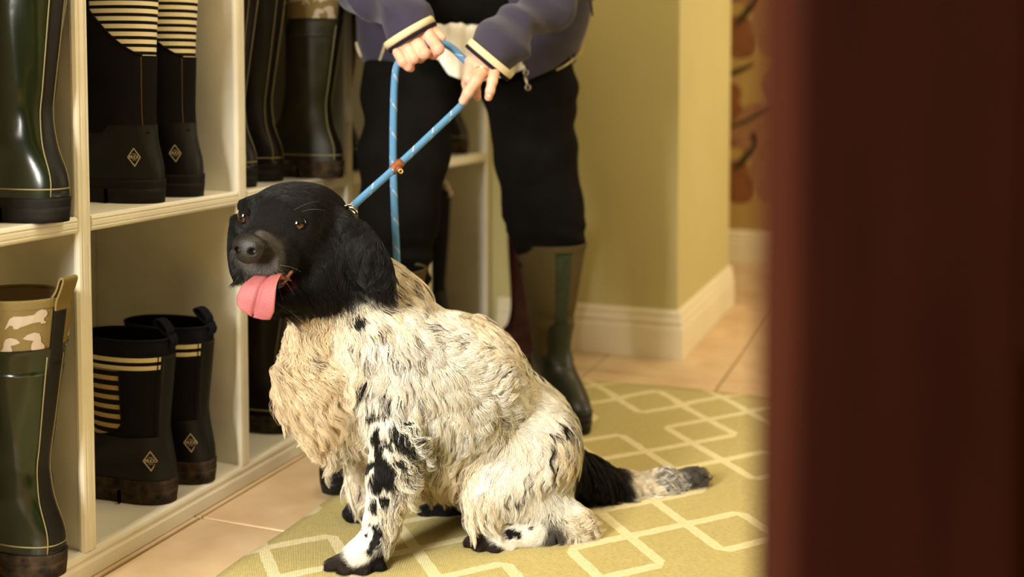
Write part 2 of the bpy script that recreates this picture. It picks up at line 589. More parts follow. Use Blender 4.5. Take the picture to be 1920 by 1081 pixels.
rug = tag(mk('rug', V, Fc, 'rug'), 'mustard woven rug with a cream lozenge trellis', 'rug')

# ------------------------------------------------------------------ boot shelves
FX = -1.295
SH_MID, SH_BOT, SH_TOP = 0.600, 0.046, 1.16
YD = [0.554, 0.999, 1.444, 1.887, 2.325, 2.768, 3.198]     # centre lines of the uprights
sh = empty('boot_shelf_unit', (FX - 0.17, 1.9, 0))
tag(sh, 'cream painted boot shelf unit with moulded edges along the wall', 'shelf unit')
ST = [(0, -0.0165), (0.004, -0.0165), (0.0085, -0.013), (0.0095, -0.009), (0.0075, -0.0065), (0.0095, -0.004), (0.0095, 0.004), (0.0075, 0.0065),
      (0.0095, 0.009), (0.0085, 0.013), (0.004, 0.0165), (0, 0.0165)]


def part(name, vf, m='paint', par=None, smooth=False):
    return mk(name, vf[0], vf[1], m, par or sh, smooth, world=True)


for i, y in enumerate(YD):
    o = part('upright', box(-1.655, y - 0.0115, 0, FX - 0.009, y + 0.0115, SH_TOP, 0.001))
    w = 0.0165
    V, Fc = sweep([(u, v) for u, v in ST], (FX - 0.0095, y, 0.0 if i in () else SH_BOT - 0.002), (FX - 0.0095, y, SH_TOP), (1, 0, 0), (0, 1, 0))
    part('upright_moulding', (V, Fc), par=sh)
for i in range(len(YD) - 1):
    y0, y1 = YD[i] + 0.0117, YD[i + 1] - 0.0117
    part('shelf', box(-1.655, y0, SH_MID - 0.018, FX - 0.009, y1, SH_MID, 0.001))
    V, Fc = sweep([(u, v * 0.82) for u, v in ST], (FX - 0.0095, YD[i] + 0.0166, SH_MID - 0.0133), (FX - 0.0095, YD[i + 1] - 0.0166, SH_MID - 0.0133), (1, 0, 0), (0, 0, 1))
    part('shelf_moulding', (V, [f[::-1] for f in Fc]))
    part('base_board', box(-1.655, y0, 0.001, FX - 0.011, y1, SH_BOT, 0.001))
    part('top_board', box(-1.655, y0, SH_TOP - 0.02, FX - 0.009, y1, SH_TOP - 0.001, 0.001))
PL = [(0, 0.0012), (0.012, 0.0012), (0.012, 0.024), (0.0095, 0.029), (0.0095, 0.032), (0.0115, 0.036), (0.0105, 0.041), (0.006, 0.0455), (0, 0.0465)]
part('plinth_moulding', (lambda q: (q[0], [f[::-1] for f in q[1]]))(sweep(PL, (FX - 0.0105, YD[0], 0), (FX - 0.0105, 3.219, 0), (1, 0, 0), (0, 0, 1))))
part('back_panel', box(-1.672, YD[0] - 0.01, 0.002, -1.656, 3.215, SH_TOP))

# ================================================================== boots
def smooth_tab(zs, vs, H, n=241):
    z = np.linspace(0, H, n)
    v = np.interp(z, zs, vs)
    k = 9
    pad = np.concatenate([np.full(k, v[0]), v, np.full(k, v[-1])])
    ker = np.ones(2 * k + 1) / (2 * k + 1)
    return z, np.convolve(pad, ker, 'valid')


class Last:
    """horizontal-slice description of a boot; local +x = toe, z = up, origin under the heel"""
    def __init__(s, H, zs, xb, xf, w):
        s.H = H
        s.z, s.xb = smooth_tab(zs, xb, H)
        s.xf = smooth_tab(zs, xf, H)[1]
        s.w = smooth_tab(zs, w, H)[1]
    def S(s, t, z, off=0.0):
        t, z = np.broadcast_arrays(np.asarray(t, float), np.asarray(z, float))
        xb = np.interp(z, s.z, s.xb) - off
        xf = np.interp(z, s.z, s.xf) + off
        w = np.interp(z, s.z, s.w) + off
        foot = np.clip((0.135 - z) / 0.07, 0, 1); foot = foot * foot * (3 - 2 * foot)
        n = 2.15 + 0.35 * foot
        c, q = np.cos(t), np.sin(t)
        x = (xb + xf) / 2 + (xf - xb) / 2 * np.sign(c) * np.abs(c) ** (2 / n)
        u = np.clip((x - xb) / (xf - xb + 1e-9), 0, 1)
        sh = 0.86 - 0.10 * np.exp(-((u - 0.42) / 0.16) ** 2) + 0.14 * np.exp(-((u - 0.72) / 0.16) ** 2)
        y = w * np.sign(q) * np.abs(q) ** (2 / n) * (1 + foot * (sh - 1))
        return np.stack([x, y, z + 0 * x], -1)
    def t_at(s, x, z):
        xb, xf = np.interp(z, s.z, s.xb), np.interp(z, s.z, s.xf)
        c = np.clip((x - (xb + xf) / 2) / ((xf - xb) / 2), -1, 1)
        return np.arccos(np.sign(c) * np.abs(c) ** (2.15 / 2))


def loft(L, z0, z1, nz, off=0.0, nt=56, cap0=True, cap1=False, offf=None):
    zs = np.linspace(z0, z1, nz)
    t = np.linspace(0, 2 * PI, nt, endpoint=False)
    V = []
    for z in zs:
        o = off if offf is None else off + offf(t, z)
        V.append(L.S(t, z, o))
    V = np.vstack(V)
    Fc = grid_faces(nz, nt, wrap_v=True)
    if cap0: Fc.append(tuple(range(nt - 1, -1, -1)))
    if cap1: Fc.append(tuple(range((nz - 1) * nt, nz * nt)))
    return V, Fc


def patch(L, z0, z1, nz, ta, tb, off, nt=20, base=0.0):
    """raised panel between angles ta(z)..tb(z)"""
    out, inn = [], []
    for z in np.linspace(z0, z1, nz):
        t = np.linspace(ta(z), tb(z), nt)
        e = np.ones(nt); e[0] = e[-1] = 0.0
        out.append(L.S(t, z, base + off * e)); inn.append(L.S(t, z, base - 0.001))
    V = np.vstack(out + inn)
    Fc = grid_faces(nz, nt)
    N = nz * nt
    Fc += [tuple(N + i for i in reversed(f)) for f in grid_faces(nz, nt)]
    bd = [i * nt for i in range(nz)], [i * nt + nt - 1 for i in range(nz)], list(range(nt)), [N - nt + j for j in range(nt)]
    for k, b in enumerate(bd):
        for a, c in zip(b[:-1], b[1:]):
            q = (a, c, c + N, a + N)
            Fc.append(q if k in (1, 2) else q[::-1])
    return V, Fc


def poly_on(L, t0, z0, poly, off):
    """flat 2-D outline (metres: u towards the heel side, v up) laid on the boot at (t0, z0)"""
    out = []
    d = L.S(t0 + 0.01, z0) - L.S(t0 - 0.01, z0)
    per = np.linalg.norm(d) / 0.02
    for u, v in poly:
        out.append(L.S(t0 + u / per, z0 + v, off))
    return np.array(out)


def ribbon(L, t0, z0, pts, wd, off):
    V, Fc = [], []
    for (a, b) in zip(pts[:-1], pts[1:]):
        d = np.array([b[0] - a[0], b[1] - a[1]]); ln = np.linalg.norm(d) + 1e-9
        nn = np.array([-d[1], d[0]]) / ln * wd / 2; dd = d / ln * wd * 0.3
        a2, b2 = np.array(a) - dd, np.array(b) + dd
        q = [a2 - nn, b2 - nn, b2 + nn, a2 + nn]
        k = len(V)
        V += list(poly_on(L, t0, z0, q, off)); Fc.append((k, k + 1, k + 2, k + 3))
    return np.array(V), Fc


LET = {'M': [[(0, 0), (0, 1), (.5, .35), (1, 1), (1, 0)]], 'U': [[(0, 1), (0, .15), (.3, 0), (.7, 0), (1, .15), (1, 1)]],
       'C': [[(1, .85), (.7, 1), (.3, 1), (0, .75), (0, .25), (.3, 0), (.7, 0), (1, .15)]], 'K': [[(0, 0), (0, 1)], [(1, 1), (0, .45), (1, 0)]]}


def logo(L, par, t0, z0, s, sign):
    """diamond badge with the lettering on the heel"""
    P = []
    for a, b in (((0, s * 1.18), (s * .82, 0)), ((s * .82, 0), (0, -s * 1.18)), ((0, -s * 1.18), (-s * .82, 0)), ((-s * .82, 0), (0, s * 1.18))):
        P.append(ribbon(L, t0, z0, [(a[0] * sign, a[1]), (b[0] * sign, b[1])], s * .13, 0.0022))
    frame = mk('logo_badge', *join(P), 'logo', par, smooth=False)
    W_, x = s * .24, -s * .60
    Q = []
    for ch in 'MUCK':
        for st in LET[ch]:
            Q.append(ribbon(L, t0, z0, [((x + p[0] * W_) * sign, -s * .16 + p[1] * s * .40) for p in st], s * .075, 0.0023))
        x += W_ * 1.3
    for k in (-1, 0, 1):
        Q.append(ribbon(L, t0, z0, [((k * s * .17 - s * .05) * sign, s * .42 + .04 * s * (k == 0)), ((k * s * .17 + s * .05) * sign, s * .42 + .04 * s * (k == 0))], s * .08, 0.0023))
        Q.append(ribbon(L, t0, z0, [((k * s * .17 - s * .05) * sign, -s * .36), ((k * s * .17 + s * .05) * sign, -s * .36)], s * .07, 0.0023))
    mk('logo_lettering', *join(Q), 'logo', frame, smooth=False)


def pull_tab(L, par, z, hgt, wd, m, fold=0.02):
    """webbing loop standing up from the back of the top edge"""
    b = L.S(PI, z, 0.002)
    pts = [(b[0], z - 0.014), (b[0] - 0.002, z), (b[0] - fold * .9, z + hgt * .55), (b[0] - fold * 1.35, z + hgt), (b[0] - fold * .8, z + hgt * 1.02), (b[0] - fold * .2, z + hgt * .5), (b[0] + 0.008, z + 0.002), (b[0] + 0.008, z - 0.014)]
    c = spline([(p[0], 0, p[1]) for p in pts], 26)
    V = []
    th = 0.0016
    T = np.gradient(c, axis=0); T /= np.linalg.norm(T, axis=1)[:, None]
    Nn = np.stack([-T[:, 2], 0 * T[:, 0], T[:, 0]], 1)
    for i in range(len(c)):
        for sy, sn in ((-1, -1), (1, -1), (1, 1), (-1, 1)):
            V.append(c[i] + Nn[i] * th * sn + np.array([0, sy * wd / 2, 0]))
    Fc = grid_faces(len(c), 4, wrap_v=True) + [(0, 1, 2, 3)[::-1], tuple(len(V) - 4 + i for i in range(4))]
    return mk('pull_tab', V, Fc, m, par, smooth=False)


def rim(L, par, z, r, m, off=0.0, name='rim'):
    t = np.linspace(0, 2 * PI, 49)
    return mk(name, *tube(L.S(t, z, off), r, 8, cap=False), m, par)


def seam(L, par, tf, z0, z1, r, m, off=0.002, n=40, name='seam_piping'):
    zs = np.linspace(z0, z1, n)
    return mk(name, *tube(np.array([L.S(tf(z), z, off) for z in zs]), r, 6), m, par)


def lining(L, par, m='black_in', depth=0.16):
    zs = np.linspace(L.H, max(0.06, L.H - depth), 8)
    t = np.linspace(0, 2 * PI, 48, endpoint=False)
    V = np.vstack([L.S(t, z, -0.0035) for z in zs])
    Fc = grid_faces(8, 48, wrap_v=True) + [tuple(range(7 * 48 + 47, 7 * 48 - 1, -1))]
    return mk('lining', V, Fc, m, par)


def sole(L, par, m='sole_black', heel=0.024, fox=0.014, lug=True):
    mk('foxing', *loft(L, heel - 0.004, heel + fox, 5, 0.0045, cap1=True), m, par)
    zs = np.linspace(0.0, heel, 5)
    # heel block and fore sole, separated by the arch
    def block(x0, x1, z0, name):
        t = np.linspace(0, 2 * PI, 72, endpoint=False)
        V = []
        for z in np.linspace(z0, heel, 4):
            P = L.S(t, max(z, 0.001), 0.005)
            P[:, 0] = np.clip(P[:, 0], x0, x1); P[:, 2] = z
            V.append(P)
        Fc = grid_faces(4, 72, wrap_v=True) + [tuple(range(71, -1, -1)), tuple(range(3 * 72, 4 * 72))]
        mk(name, np.vstack(V), Fc, m, par)
    block(-0.1, 0.085, 0.0, 'heel_block')
    block(0.079, 0.4, 0.0, 'outsole')


def last(H, foot=0.275, shaft=(0.135, 0.055), calf=(0.150, 0.064), back=(0.0, -0.006), ank=0.128, zank=0.16, dent=0.014):
    k = foot / 0.275
    zs = [0, .02, .05, .07, .085, .10, .12, zank, zank + (H - zank) * .45, H]
    xb = [0.004, 0, -.002, 0, dent * .25, dent * .5, dent * .8, dent, back[0] + 0.004, back[1]]
    xf = [.266 * k, .274 * k, .275 * k, .262 * k, .236 * k, .196 * k, .158 * k, ank, back[0] + shaft[0], back[1] + calf[0]]
    w = [.044, .047, .048, .047, .046, .045, .044, .044, shaft[1], calf[1]]
    return Last(H, zs, xb, xf, w)


TOE_BACK = PI                              # boots on the shelves stand with their toes to the wall


def new_boot(name, label, group, px, py, h, rz=TOE_BACK, loc=None, cat='boot'):
    p = gnd(px, py, h) if loc is None else loc
    e = empty(name, (p[0] - 0.006, p[1] + (0.008 if loc is None else 0), h + 0.0008), rz)
    return tag(e, label, cat, group)


def rub(L):
    return lambda t, z: 0.0012 * np.sin(z * 70 + 2 * np.cos(t)) * np.clip(1 - abs(z - 0.15) / 0.09, 0, 1) + 0.0007 * np.sin(9 * t + z * 31) * np.clip(z / 0.2, 0, 1)


# --- tall green wellington (upper left bay) and its neighbour
def wellington(name, label, group, px, py, h, H, m, rz=TOE_BACK, seams='piping', collar=None, loc=None, solem='sole_black', big=1.0, cat='boot', strip=None):
    e = new_boot(name, label, group, px, py, h, rz, loc, cat)
    L = last(H, calf=(0.165 * big, 0.066 * big), shaft=(0.140 * big, 0.055 * big), back=(0.006, -0.014), dent=0.030, ank=0.140, zank=0.17)
    zt = H if collar is None else H - collar
    mk('upper', *loft(L, 0.02, zt if collar is None else zt + 0.012, 70, 0.0, offf=rub(L)), m, e)
    sole(L, e, solem)
    hw = lambda z: 0.21 + 0.20 * max(0, 1 - z / 0.2)
    mk('heel_strip', *patch(L, 0.04, zt - 0.003, 50, lambda z: PI - hw(z), lambda z: PI + hw(z), 0.0016, 14), strip or m, e)
    seam(L, e, lambda z: PI - hw(z) - 0.03, 0.04, zt - 0.003, 0.0009, seams)
    seam(L, e, lambda z: PI + hw(z) + 0.03, 0.04, zt - 0.003, 0.0009, seams)
    t = np.linspace(0, 2 * PI, 61)
    mk('foot_band', *tube(L.S(t, 0.052, 0.001), 0.0012, 6, cap=False), seams, e)
    rim(L, e, H - 0.001, 0.003, m if collar is None else collar_m, -0.0015)
    lining(L, e, 'black_in' if collar is None else 'khaki_in')
    return e, L


collar_m = 'khaki'
wellington('wellington_boot', 'tall glossy green wellington with pale seam on the upper left shelf', None, 118, 418, SH_MID, 0.47, 'rubber_green', strip='rubber_black')


# --- khaki collared boot with a print of dachshunds (lower left bay)
DACH = [(-.030, -.004), (-.026, .006), (-.020, .010), (-.004, .0095), (.012, .011), (.018, .017), (.025, .020), (.033, .017), (.036, .011), (.034, .006), (.030, .003), (.0305, -.002), (.034, -.004),
        (.034, -.0065), (.026, -.0065), (.023, -.003), (.010, -.004), (-.008, -.003), (-.014, -.0045), (-.0125, -.0095), (-.010, -.0105), (-.012, -.0128), (-.019, -.0128), (-.021, -.007), (-.025, -.006), (-.030, -.011), (-.0315, -.0135), (-.033, -.012)]
DHEAD = [(.032, .006), (.025, .013), (.014, .016), (.006, .013), (.003, .006), (.002, -.003), (-.004, -.010), (-.005, -.018), (.000, -.022), (.004, -.020), (.006, -.024), (.016, -.024), (.014, -.020), (.018, -.014), (.018, -.006), (.015, .001), (.024, .003)]


def dach(L, par, t0, z0, poly, s, flip):
    P = [((p[0] * s) * (-1 if flip else 1), p[1] * s) for p in poly]
    V = poly_on(L, t0, z0, P, 0.0012)
    bm = bmesh.new()
    vs = [bm.verts.new(v) for v in V]
    f = bm.faces.new(vs)
    bmesh.ops.triangulate(bm, faces=[f])
    bm.verts.index_update()
    Fc = [tuple(v.index for v in q.verts) for q in bm.faces]
    bm.free()
    mk('dog_print', V, Fc, 'print', par, smooth=False)


def print_boot(name, label, group, px, py, h, H, collar, loc=None, rubber='rubber_green', big=1.06):
    e, L = wellington(name, label, group, px, py, h, H, rubber, collar=collar, loc=loc, big=big, solem='sole_mud', strip='rubber_black')
    zc = H - collar
    mk('collar', *loft(L, zc, H, 16, 0.0004, cap0=False), 'khaki', e)
    mk('binding', *loft(L, H - 0.012, H - 0.001, 4, 0.0014, cap0=False), 'khaki', e)
    # rubber reaches higher towards the heel, with a rounded edge
    mk('rubber_edge', *patch(L, zc - 0.03, zc + 0.012, 6, lambda z: 0.9 + 6 * max(0, z - zc), lambda z: 2 * PI - 0.9 - 6 * max(0, z - zc), 0.0016, 40), rubber, e)
    mk('collar_strip', *patch(L, zc - 0.02, H - 0.014, 10, lambda z: PI - 0.2, lambda z: PI + 0.2, 0.002, 10), 'rubber_black', e)
    pull_tab(L, e, H - 0.004, 0.034, 0.030, 'khaki', 0.012)
    for t0, z0, po, fl in ((2.40, H - 0.030, DACH, False), (2.76, H - 0.062, DHEAD, True), (1.95, H - 0.068, DHEAD, False), (1.45, H - 0.035, DACH, True), (0.95, H - 0.035, DACH, False), (4.4, H - 0.035, DACH, True), (3.9, H - 0.07, DHEAD, True), (4.9, H - 0.07, DHEAD, False)):
        dach(L, e, t0, z0, po, 0.86, fl)
    return e, L


print_boot('printed_boot', 'green boot with khaki collar printed with dachshunds, lower left shelf', None, 112, 1084, SH_BOT, 0.440, 0.088)


# --- tall black boots with a striped sleeve (second bay, upper)
def striped_tall(label, px, py, H=0.46):
    e = new_boot('striped_boot', label, 'tall boots with striped tops', px, py, SH_MID)
    L = last(H, shaft=(0.168, 0.051), calf=(0.185, 0.0555), back=(0.010, 0.002), ank=0.165, dent=0.018)
    mk('striped_sleeve', *loft(L, 0.24, H, 30, 0.0, cap0=False), 'stripe', e)
    mk('shaft', *loft(L, 0.125, 0.2645, 20, 0.0018), 'neoprene_black', e)
    def tm(z):
        q = np.clip((z - 0.262) / 0.085, 0, 1)
        return PI - (PI - 1.45) * q ** 0.42
    mk('front_panel', *patch(L, 0.255, H - 0.002, 60, lambda z: -tm(z), lambda z: tm(z), 0.0016, 48), 'neoprene_black', e)
    mk('panel_edging', *tube(np.array([L.S(tm(z), z, 0.0016) for z in np.linspace(0.2645, H - 0.002, 60)]), 0.0016, 6), 'neoprene_black', e)
    mk('foot', *loft(L, 0.02, 0.14, 34, 0.0016, offf=rub(L)), 'rubber_black', e)
    sole(L, e, 'sole_black', 0.026, 0.016)
    seam(L, e, lambda z: PI - 0.42, 0.13, 0.262, 0.0010, 'piping_dk', 0.0012)
    logo(L, e, PI - 0.78, 0.083, 0.0135, 1)
    rim(L, e, H - 0.001, 0.003, 'neoprene_black', -0.001)
    lining(L, e)
    pull_tab(L, e, H, 0.03, 0.022, 'neoprene_navy')
    return e


striped_tall('tall black boot with striped top, nearer of the upper pair', 301, 381)
striped_tall('tall black boot with striped top, further of the upper pair', 375, 369)


# --- short black boots with a striped panel (second bay, lower)
def striped_short(label, px, py, H=0.305):
    e = new_boot('ankle_boot', label, 'short boots with striped panels', px, py, SH_BOT)
    L = last(H, shaft=(0.180, 0.050), calf=(0.195, 0.0535), back=(0.002, -0.004), ank=0.172, zank=0.14)
    mk('collar', *loft(L, H - 0.028, H, 6, 0.0, cap0=False), 'neoprene_navy', e)
    mk('striped_band', *loft(L, H - 0.058, H - 0.026, 8, 0.0002, cap0=False), 'stripe3', e)
    mk('shaft', *loft(L, 0.10, H - 0.055, 30, 0.0008), 'neoprene_black', e)
    def tm(z):
        q = np.clip((z - 0.118) / 0.035, 0, 1)
        return 0.25 + 1.52 * math.sqrt(1 - (1 - q) ** 2)
    mk('striped_panel', *patch(L, 0.118, H - 0.056, 40, lambda z: -tm(z), lambda z: tm(z), 0.0009, 30, 0.0008), 'stripe2', e)
    mk('panel_edging', *tube(np.array([L.S(tm(z), z, 0.0018) for z in np.linspace(0.119, H - 0.056, 50)]), 0.0016, 6), 'neoprene_black', e)
    mk('heel_strip', *patch(L, 0.04, H - 0.03, 30, lambda z: PI - .36, lambda z: PI + .36, 0.0018, 12, 0.0008), 'rubber_black', e)
    mk('foot', *loft(L, 0.02, 0.125, 34, 0.002, offf=rub(L)), 'rubber_black', e)
    sole(L, e, 'sole_mud', 0.026, 0.018)
    logo(L, e, PI - 0.70, 0.082, 0.0150, 1)
    seam(L, e, lambda z: PI - 0.46, 0.125, H - 0.03, 0.0010, 'neoprene_navy', 0.0016)
    rim(L, e, H - 0.001, 0.0026, 'neoprene_navy', -0.001)
    lining(L, e)
    pull_tab(L, e, H - 0.002, 0.032, 0.020, 'neoprene_navy', -0.026)
    return e


striped_short('short black boot with striped panel, nearer of the lower pair', 324, 944)
striped_short('short black boot with striped panel, further of the lower pair', 397, 906)

# --- third bay
print_boot('printed_boot', 'worn green boot with beige printed collar on the upper shelf', None, 640, 334, SH_MID, 0.435, 0.088, rubber='rubber_worn', big=0.9)
wellington('wellington_boot', 'black wellington between a brown and a green boot, above the dog', None, 0, 0, SH_MID, 0.44, 'rubber_black', loc=(-1.335, 2.096, SH_MID), big=.94)
wellington('wellington_boot', 'dark brown wellington leftmost of three on the shelf above the dog', None, 0, 0, SH_MID, 0.44, 'rubber_brown', loc=(-1.315, 1.964, SH_MID), big=.94)
wellington('wellington_boot', 'dark brown wellington behind the curly chest of the dog', None, 546, 812, SH_BOT, 0.40, 'rubber_brown', solem='sole_mud', strip='rubber_black')
wellington('wellington_boot', 'black wellington in the lower third bay, half hidden by the dog', None, 0, 0, SH_BOT, 0.40, 'rubber_black', loc=(-1.345, 1.960, SH_BOT), big=.94)
# --- fourth and fifth bays
wellington('wellington_boot', 'black wellington behind the trouser leg on the fourth upper shelf', None, 0, 0, SH_MID, 0.43, 'rubber_black', loc=(-1.325, 2.43, SH_MID))
wellington('wellington_boot', 'black ankle wellington seen between the legs on the last upper shelf', None, 876, 289, SH_MID, 0.25, 'rubber_black', solem='sole_mud')


def tabbed(label, px, Y, H=0.44):
    e = new_boot('tall_boot', label, 'tall boots in the last lower bay', 0, 0, SH_BOT, loc=(px, Y, SH_BOT))
    L = last(H, shaft=(0.130, 0.052), calf=(0.142, 0.058))
    mk('shaft', *loft(L, 0.12, H, 40, 0.0), 'neoprene_black', e)
    mk('foot', *loft(L, 0.02, 0.14, 30, 0.0014, offf=rub(L)), 'rubber_black', e)
    sole(L, e)
    rim(L, e, H - 0.001, 0.003, 'neoprene_black', -0.001)
    lining(L, e)
    pull_tab(L, e, H, 0.034, 0.024, 'print', -0.03)
    return e


tabbed('tall black boot with pale loop, nearer one in the last lower bay', -1.375, 2.93)
tabbed('tall black boot with pale loop, further one in the last lower bay', -1.365, 3.06)
# --- behind the person, against the wall
wellington('wellington_boot', 'burgundy wellington standing behind the olive boot by the skirting', None, 0, 0, 0.0, 0.43, 'rubber_wine', rz=PI, loc=tuple(at(1052, 600, 3.115)[:2]) + (0.0,))

# ================================================================== dog
dog = empty('dog', (-0.86, 1.85, 0.0))
tag(dog, 'black and white spaniel sitting on the rug with its tongue out', 'dog')
lo = np.min([at(x, y, z) for x in (400, 1360) for y in (330, 1085) for z in (1.68, 2.34)], axis=0)
fd = Field((-1.22, 1.50, -0.01), (-0.38, 2.32, 0.70), 0.0044)


def dc(a, b, k=0.03, sub=False):
    (pa, ra), (pb, rb) = pc(a), pc(b)
    fd.cone(pa, pb, ra, rb, k, sub)


def chain(pts, k=0.03):
    for a, b in zip(pts[:-1], pts[1:]):
        dc(a, b, k)


# trunk
dc((690, 600, 1.97, 82), (735, 690, 1.96, 110), .05)
dc((625, 690, 1.93, 84), (735, 690, 1.96, 110), .05)
dc((640, 760, 1.94, 70), (740, 740, 1.97, 105), .05)
dc((735, 690, 1.96, 110), (850, 725, 2.01, 124), .05)
dc((850, 725, 2.01, 124), (965, 815, 2.07, 98), .05)
dc((965, 815, 2.07, 98), (1000, 885, 2.09, 76), .05)
dc((780, 800, 2.0, 92), (900, 860, 2.05, 84), .05)
# neck and throat
dc((590, 500, 1.90, 62), (690, 600, 1.97, 82), .04)
dc((620, 480, 1.92, 60), (720, 580, 1.98, 80), .04)
dc((585, 560, 1.88, 42), (640, 640, 1.92, 80), .03)
# near foreleg
dc((712, 670, 1.895, 58), (742, 800, 1.868, 44), .04)
chain([(742, 800, 1.868, 48), (730, 890, 1.866, 38), (716, 975, 1.866, 30), (706, 1010, 1.864, 29), (668, 1044, 1.85, 29)], .012)
for tx, ty, tz, tr in ((622, 1060, 1.852, 14), (648, 1067, 1.840, 15), (680, 1068, 1.840, 15), (710, 1061, 1.852, 13)):
    dc((690, 1032, 1.858, 19), (tx, ty, tz, tr), .0035)
# far foreleg
chain([(690, 780, 2.02, 42), (690, 890, 2.06, 30), (684, 940, 2.065, 24), (664, 958, 2.06, 18)], .015)
for tx, ty in ((652, 962), (660, 970), (674, 970)):
    dc((676, 952, 2.06, 16), (tx, ty, 2.05, 10), .006)
# near thigh, shank and hind foot
dc((1000, 845, 2.02, 82), (935, 915, 1.965, 60), .035)
dc((1010, 900, 2.03, 62), (1040, 950, 2.01, 36), .03)
dc((930, 925, 1.965, 54), (1050, 972, 1.99, 34), .025)
chain([(1075, 978, 1.985, 29), (1000, 994, 1.962, 29), (935, 1006, 1.945, 28)], .012)
for tx, ty, tz, tr in ((884, 1016, 1.942, 13), (902, 1026, 1.930, 14), (930, 1029, 1.926, 14), (957, 1026, 1.934, 12)):
    dc((945, 1006, 1.948, 17), (tx, ty, tz, tr), .0035)
# far hind foot
chain([(880, 930, 2.12, 40), (840, 958, 2.10, 22), (800, 962, 2.09, 17)], .015)
# tail
chain([(1045, 865, 2.12, 44), (1100, 900, 2.16, 36), (1165, 912, 2.19, 24), (1235, 905, 2.21, 17), (1300, 892, 2.23, 11)], .02)
# head: own frame (side, up, forward)
hf = -0.44 * _r - 0.20 * _u - 0.87 * _f; hf /= np.linalg.norm(hf)
hs = np.cross(hf, _u + 0.06 * _r); hs = -hs / np.linalg.norm(hs)
if hs @ _r < 0: hs = -hs
hu = np.cross(hf, hs) if np.cross(hf, hs) @ _u > 0 else np.cross(hs, hf)
HAX = np.stack([hs, hu, hf])
fd.ell(at(540, 420, 1.882), (0.075, 0.069, 0.082), HAX, .02)
fd.ell(at(575, 420, 1.915), (0.066, 0.068, 0.080), HAX, .02)
dc((512, 430, 1.842, 40), (545, 445, 1.86, 60), .02)
dc((512, 446, 1.828, 36), (472, 468, 1.770, 31), .022)      # bridge of the muzzle
for s_ in (-1, 1):                                           # upper lips either side
    m0 = at(502, 484, 1.815) + s_ * hs * 0.024
    m1 = at(468, 488, 1.768) + s_ * hs * 0.017
    fd.cone(m0, m1, 0.030, 0.0235, .012)
    fd.cone(m1, m1 - hu * 0.010 - hf * 0.010, 0.022, 0.019, .012)
dc((610, 480, 1.900, 60), (585, 535, 1.875, 48), .03)        # cheek
dc((590, 552, 1.865, 36), (512, 566, 1.800, 20), .015)       # lower jaw
dc((540, 392, 1.832, 12), (578, 397, 1.838, 12), .018)       # brows
dc((455, 383, 1.868, 10), (480, 379, 1.850, 10), .018)
dc((545, 438, 1.835, 16), (580, 440, 1.845, 14), .02)        # cheek bones below the eyes
dc((458, 424, 1.862, 12), (474, 428, 1.850, 12), .02)
# far ear, near ear
fd.ell(at(444, 462, 1.945), (0.013, 0.058, 0.034), np.stack([_r, _u, _f]), .012)
ang = math.radians(25)
ea = math.cos(ang) * _r + math.sin(ang) * _u
eb = -math.sin(ang) * _r + math.cos(ang) * _u
en = np.stack([0.95 * ea + 0.1 * _f, eb + 0.05 * _f, _f])
fd.ell(at(692, 482, 1.868), (0.030, 0.070, 0.016), en, .010)
fd.ell(at(650, 425, 1.890), (0.018, 0.030, 0.018), en, .018)
# slit of the open mouth
dc((495, 531, 1.745, 15), (560, 522, 1.81, 8), .008, True)
dv, dq = fd.mesh()
dv[:, 2] = np.maximum(dv[:, 2], 0.0112)
dn = vnormals(dv, dq)
dpx, dpy, dpz = projA(dv)
front = (dn @ _f) < 0.1


def hit(px, py, rad=14):
    d2 = (dpx - px) ** 2 + (dpy - py) ** 2
    m = (d2 < rad * rad) & front
    if not m.any():
        i = int(np.argmin(np.where(front, d2, 1e9)))
        return i
    idx = np.nonzero(m)[0]
    return int(idx[np.argmin(dpz[idx] + d2[idx] * 1e-5)])


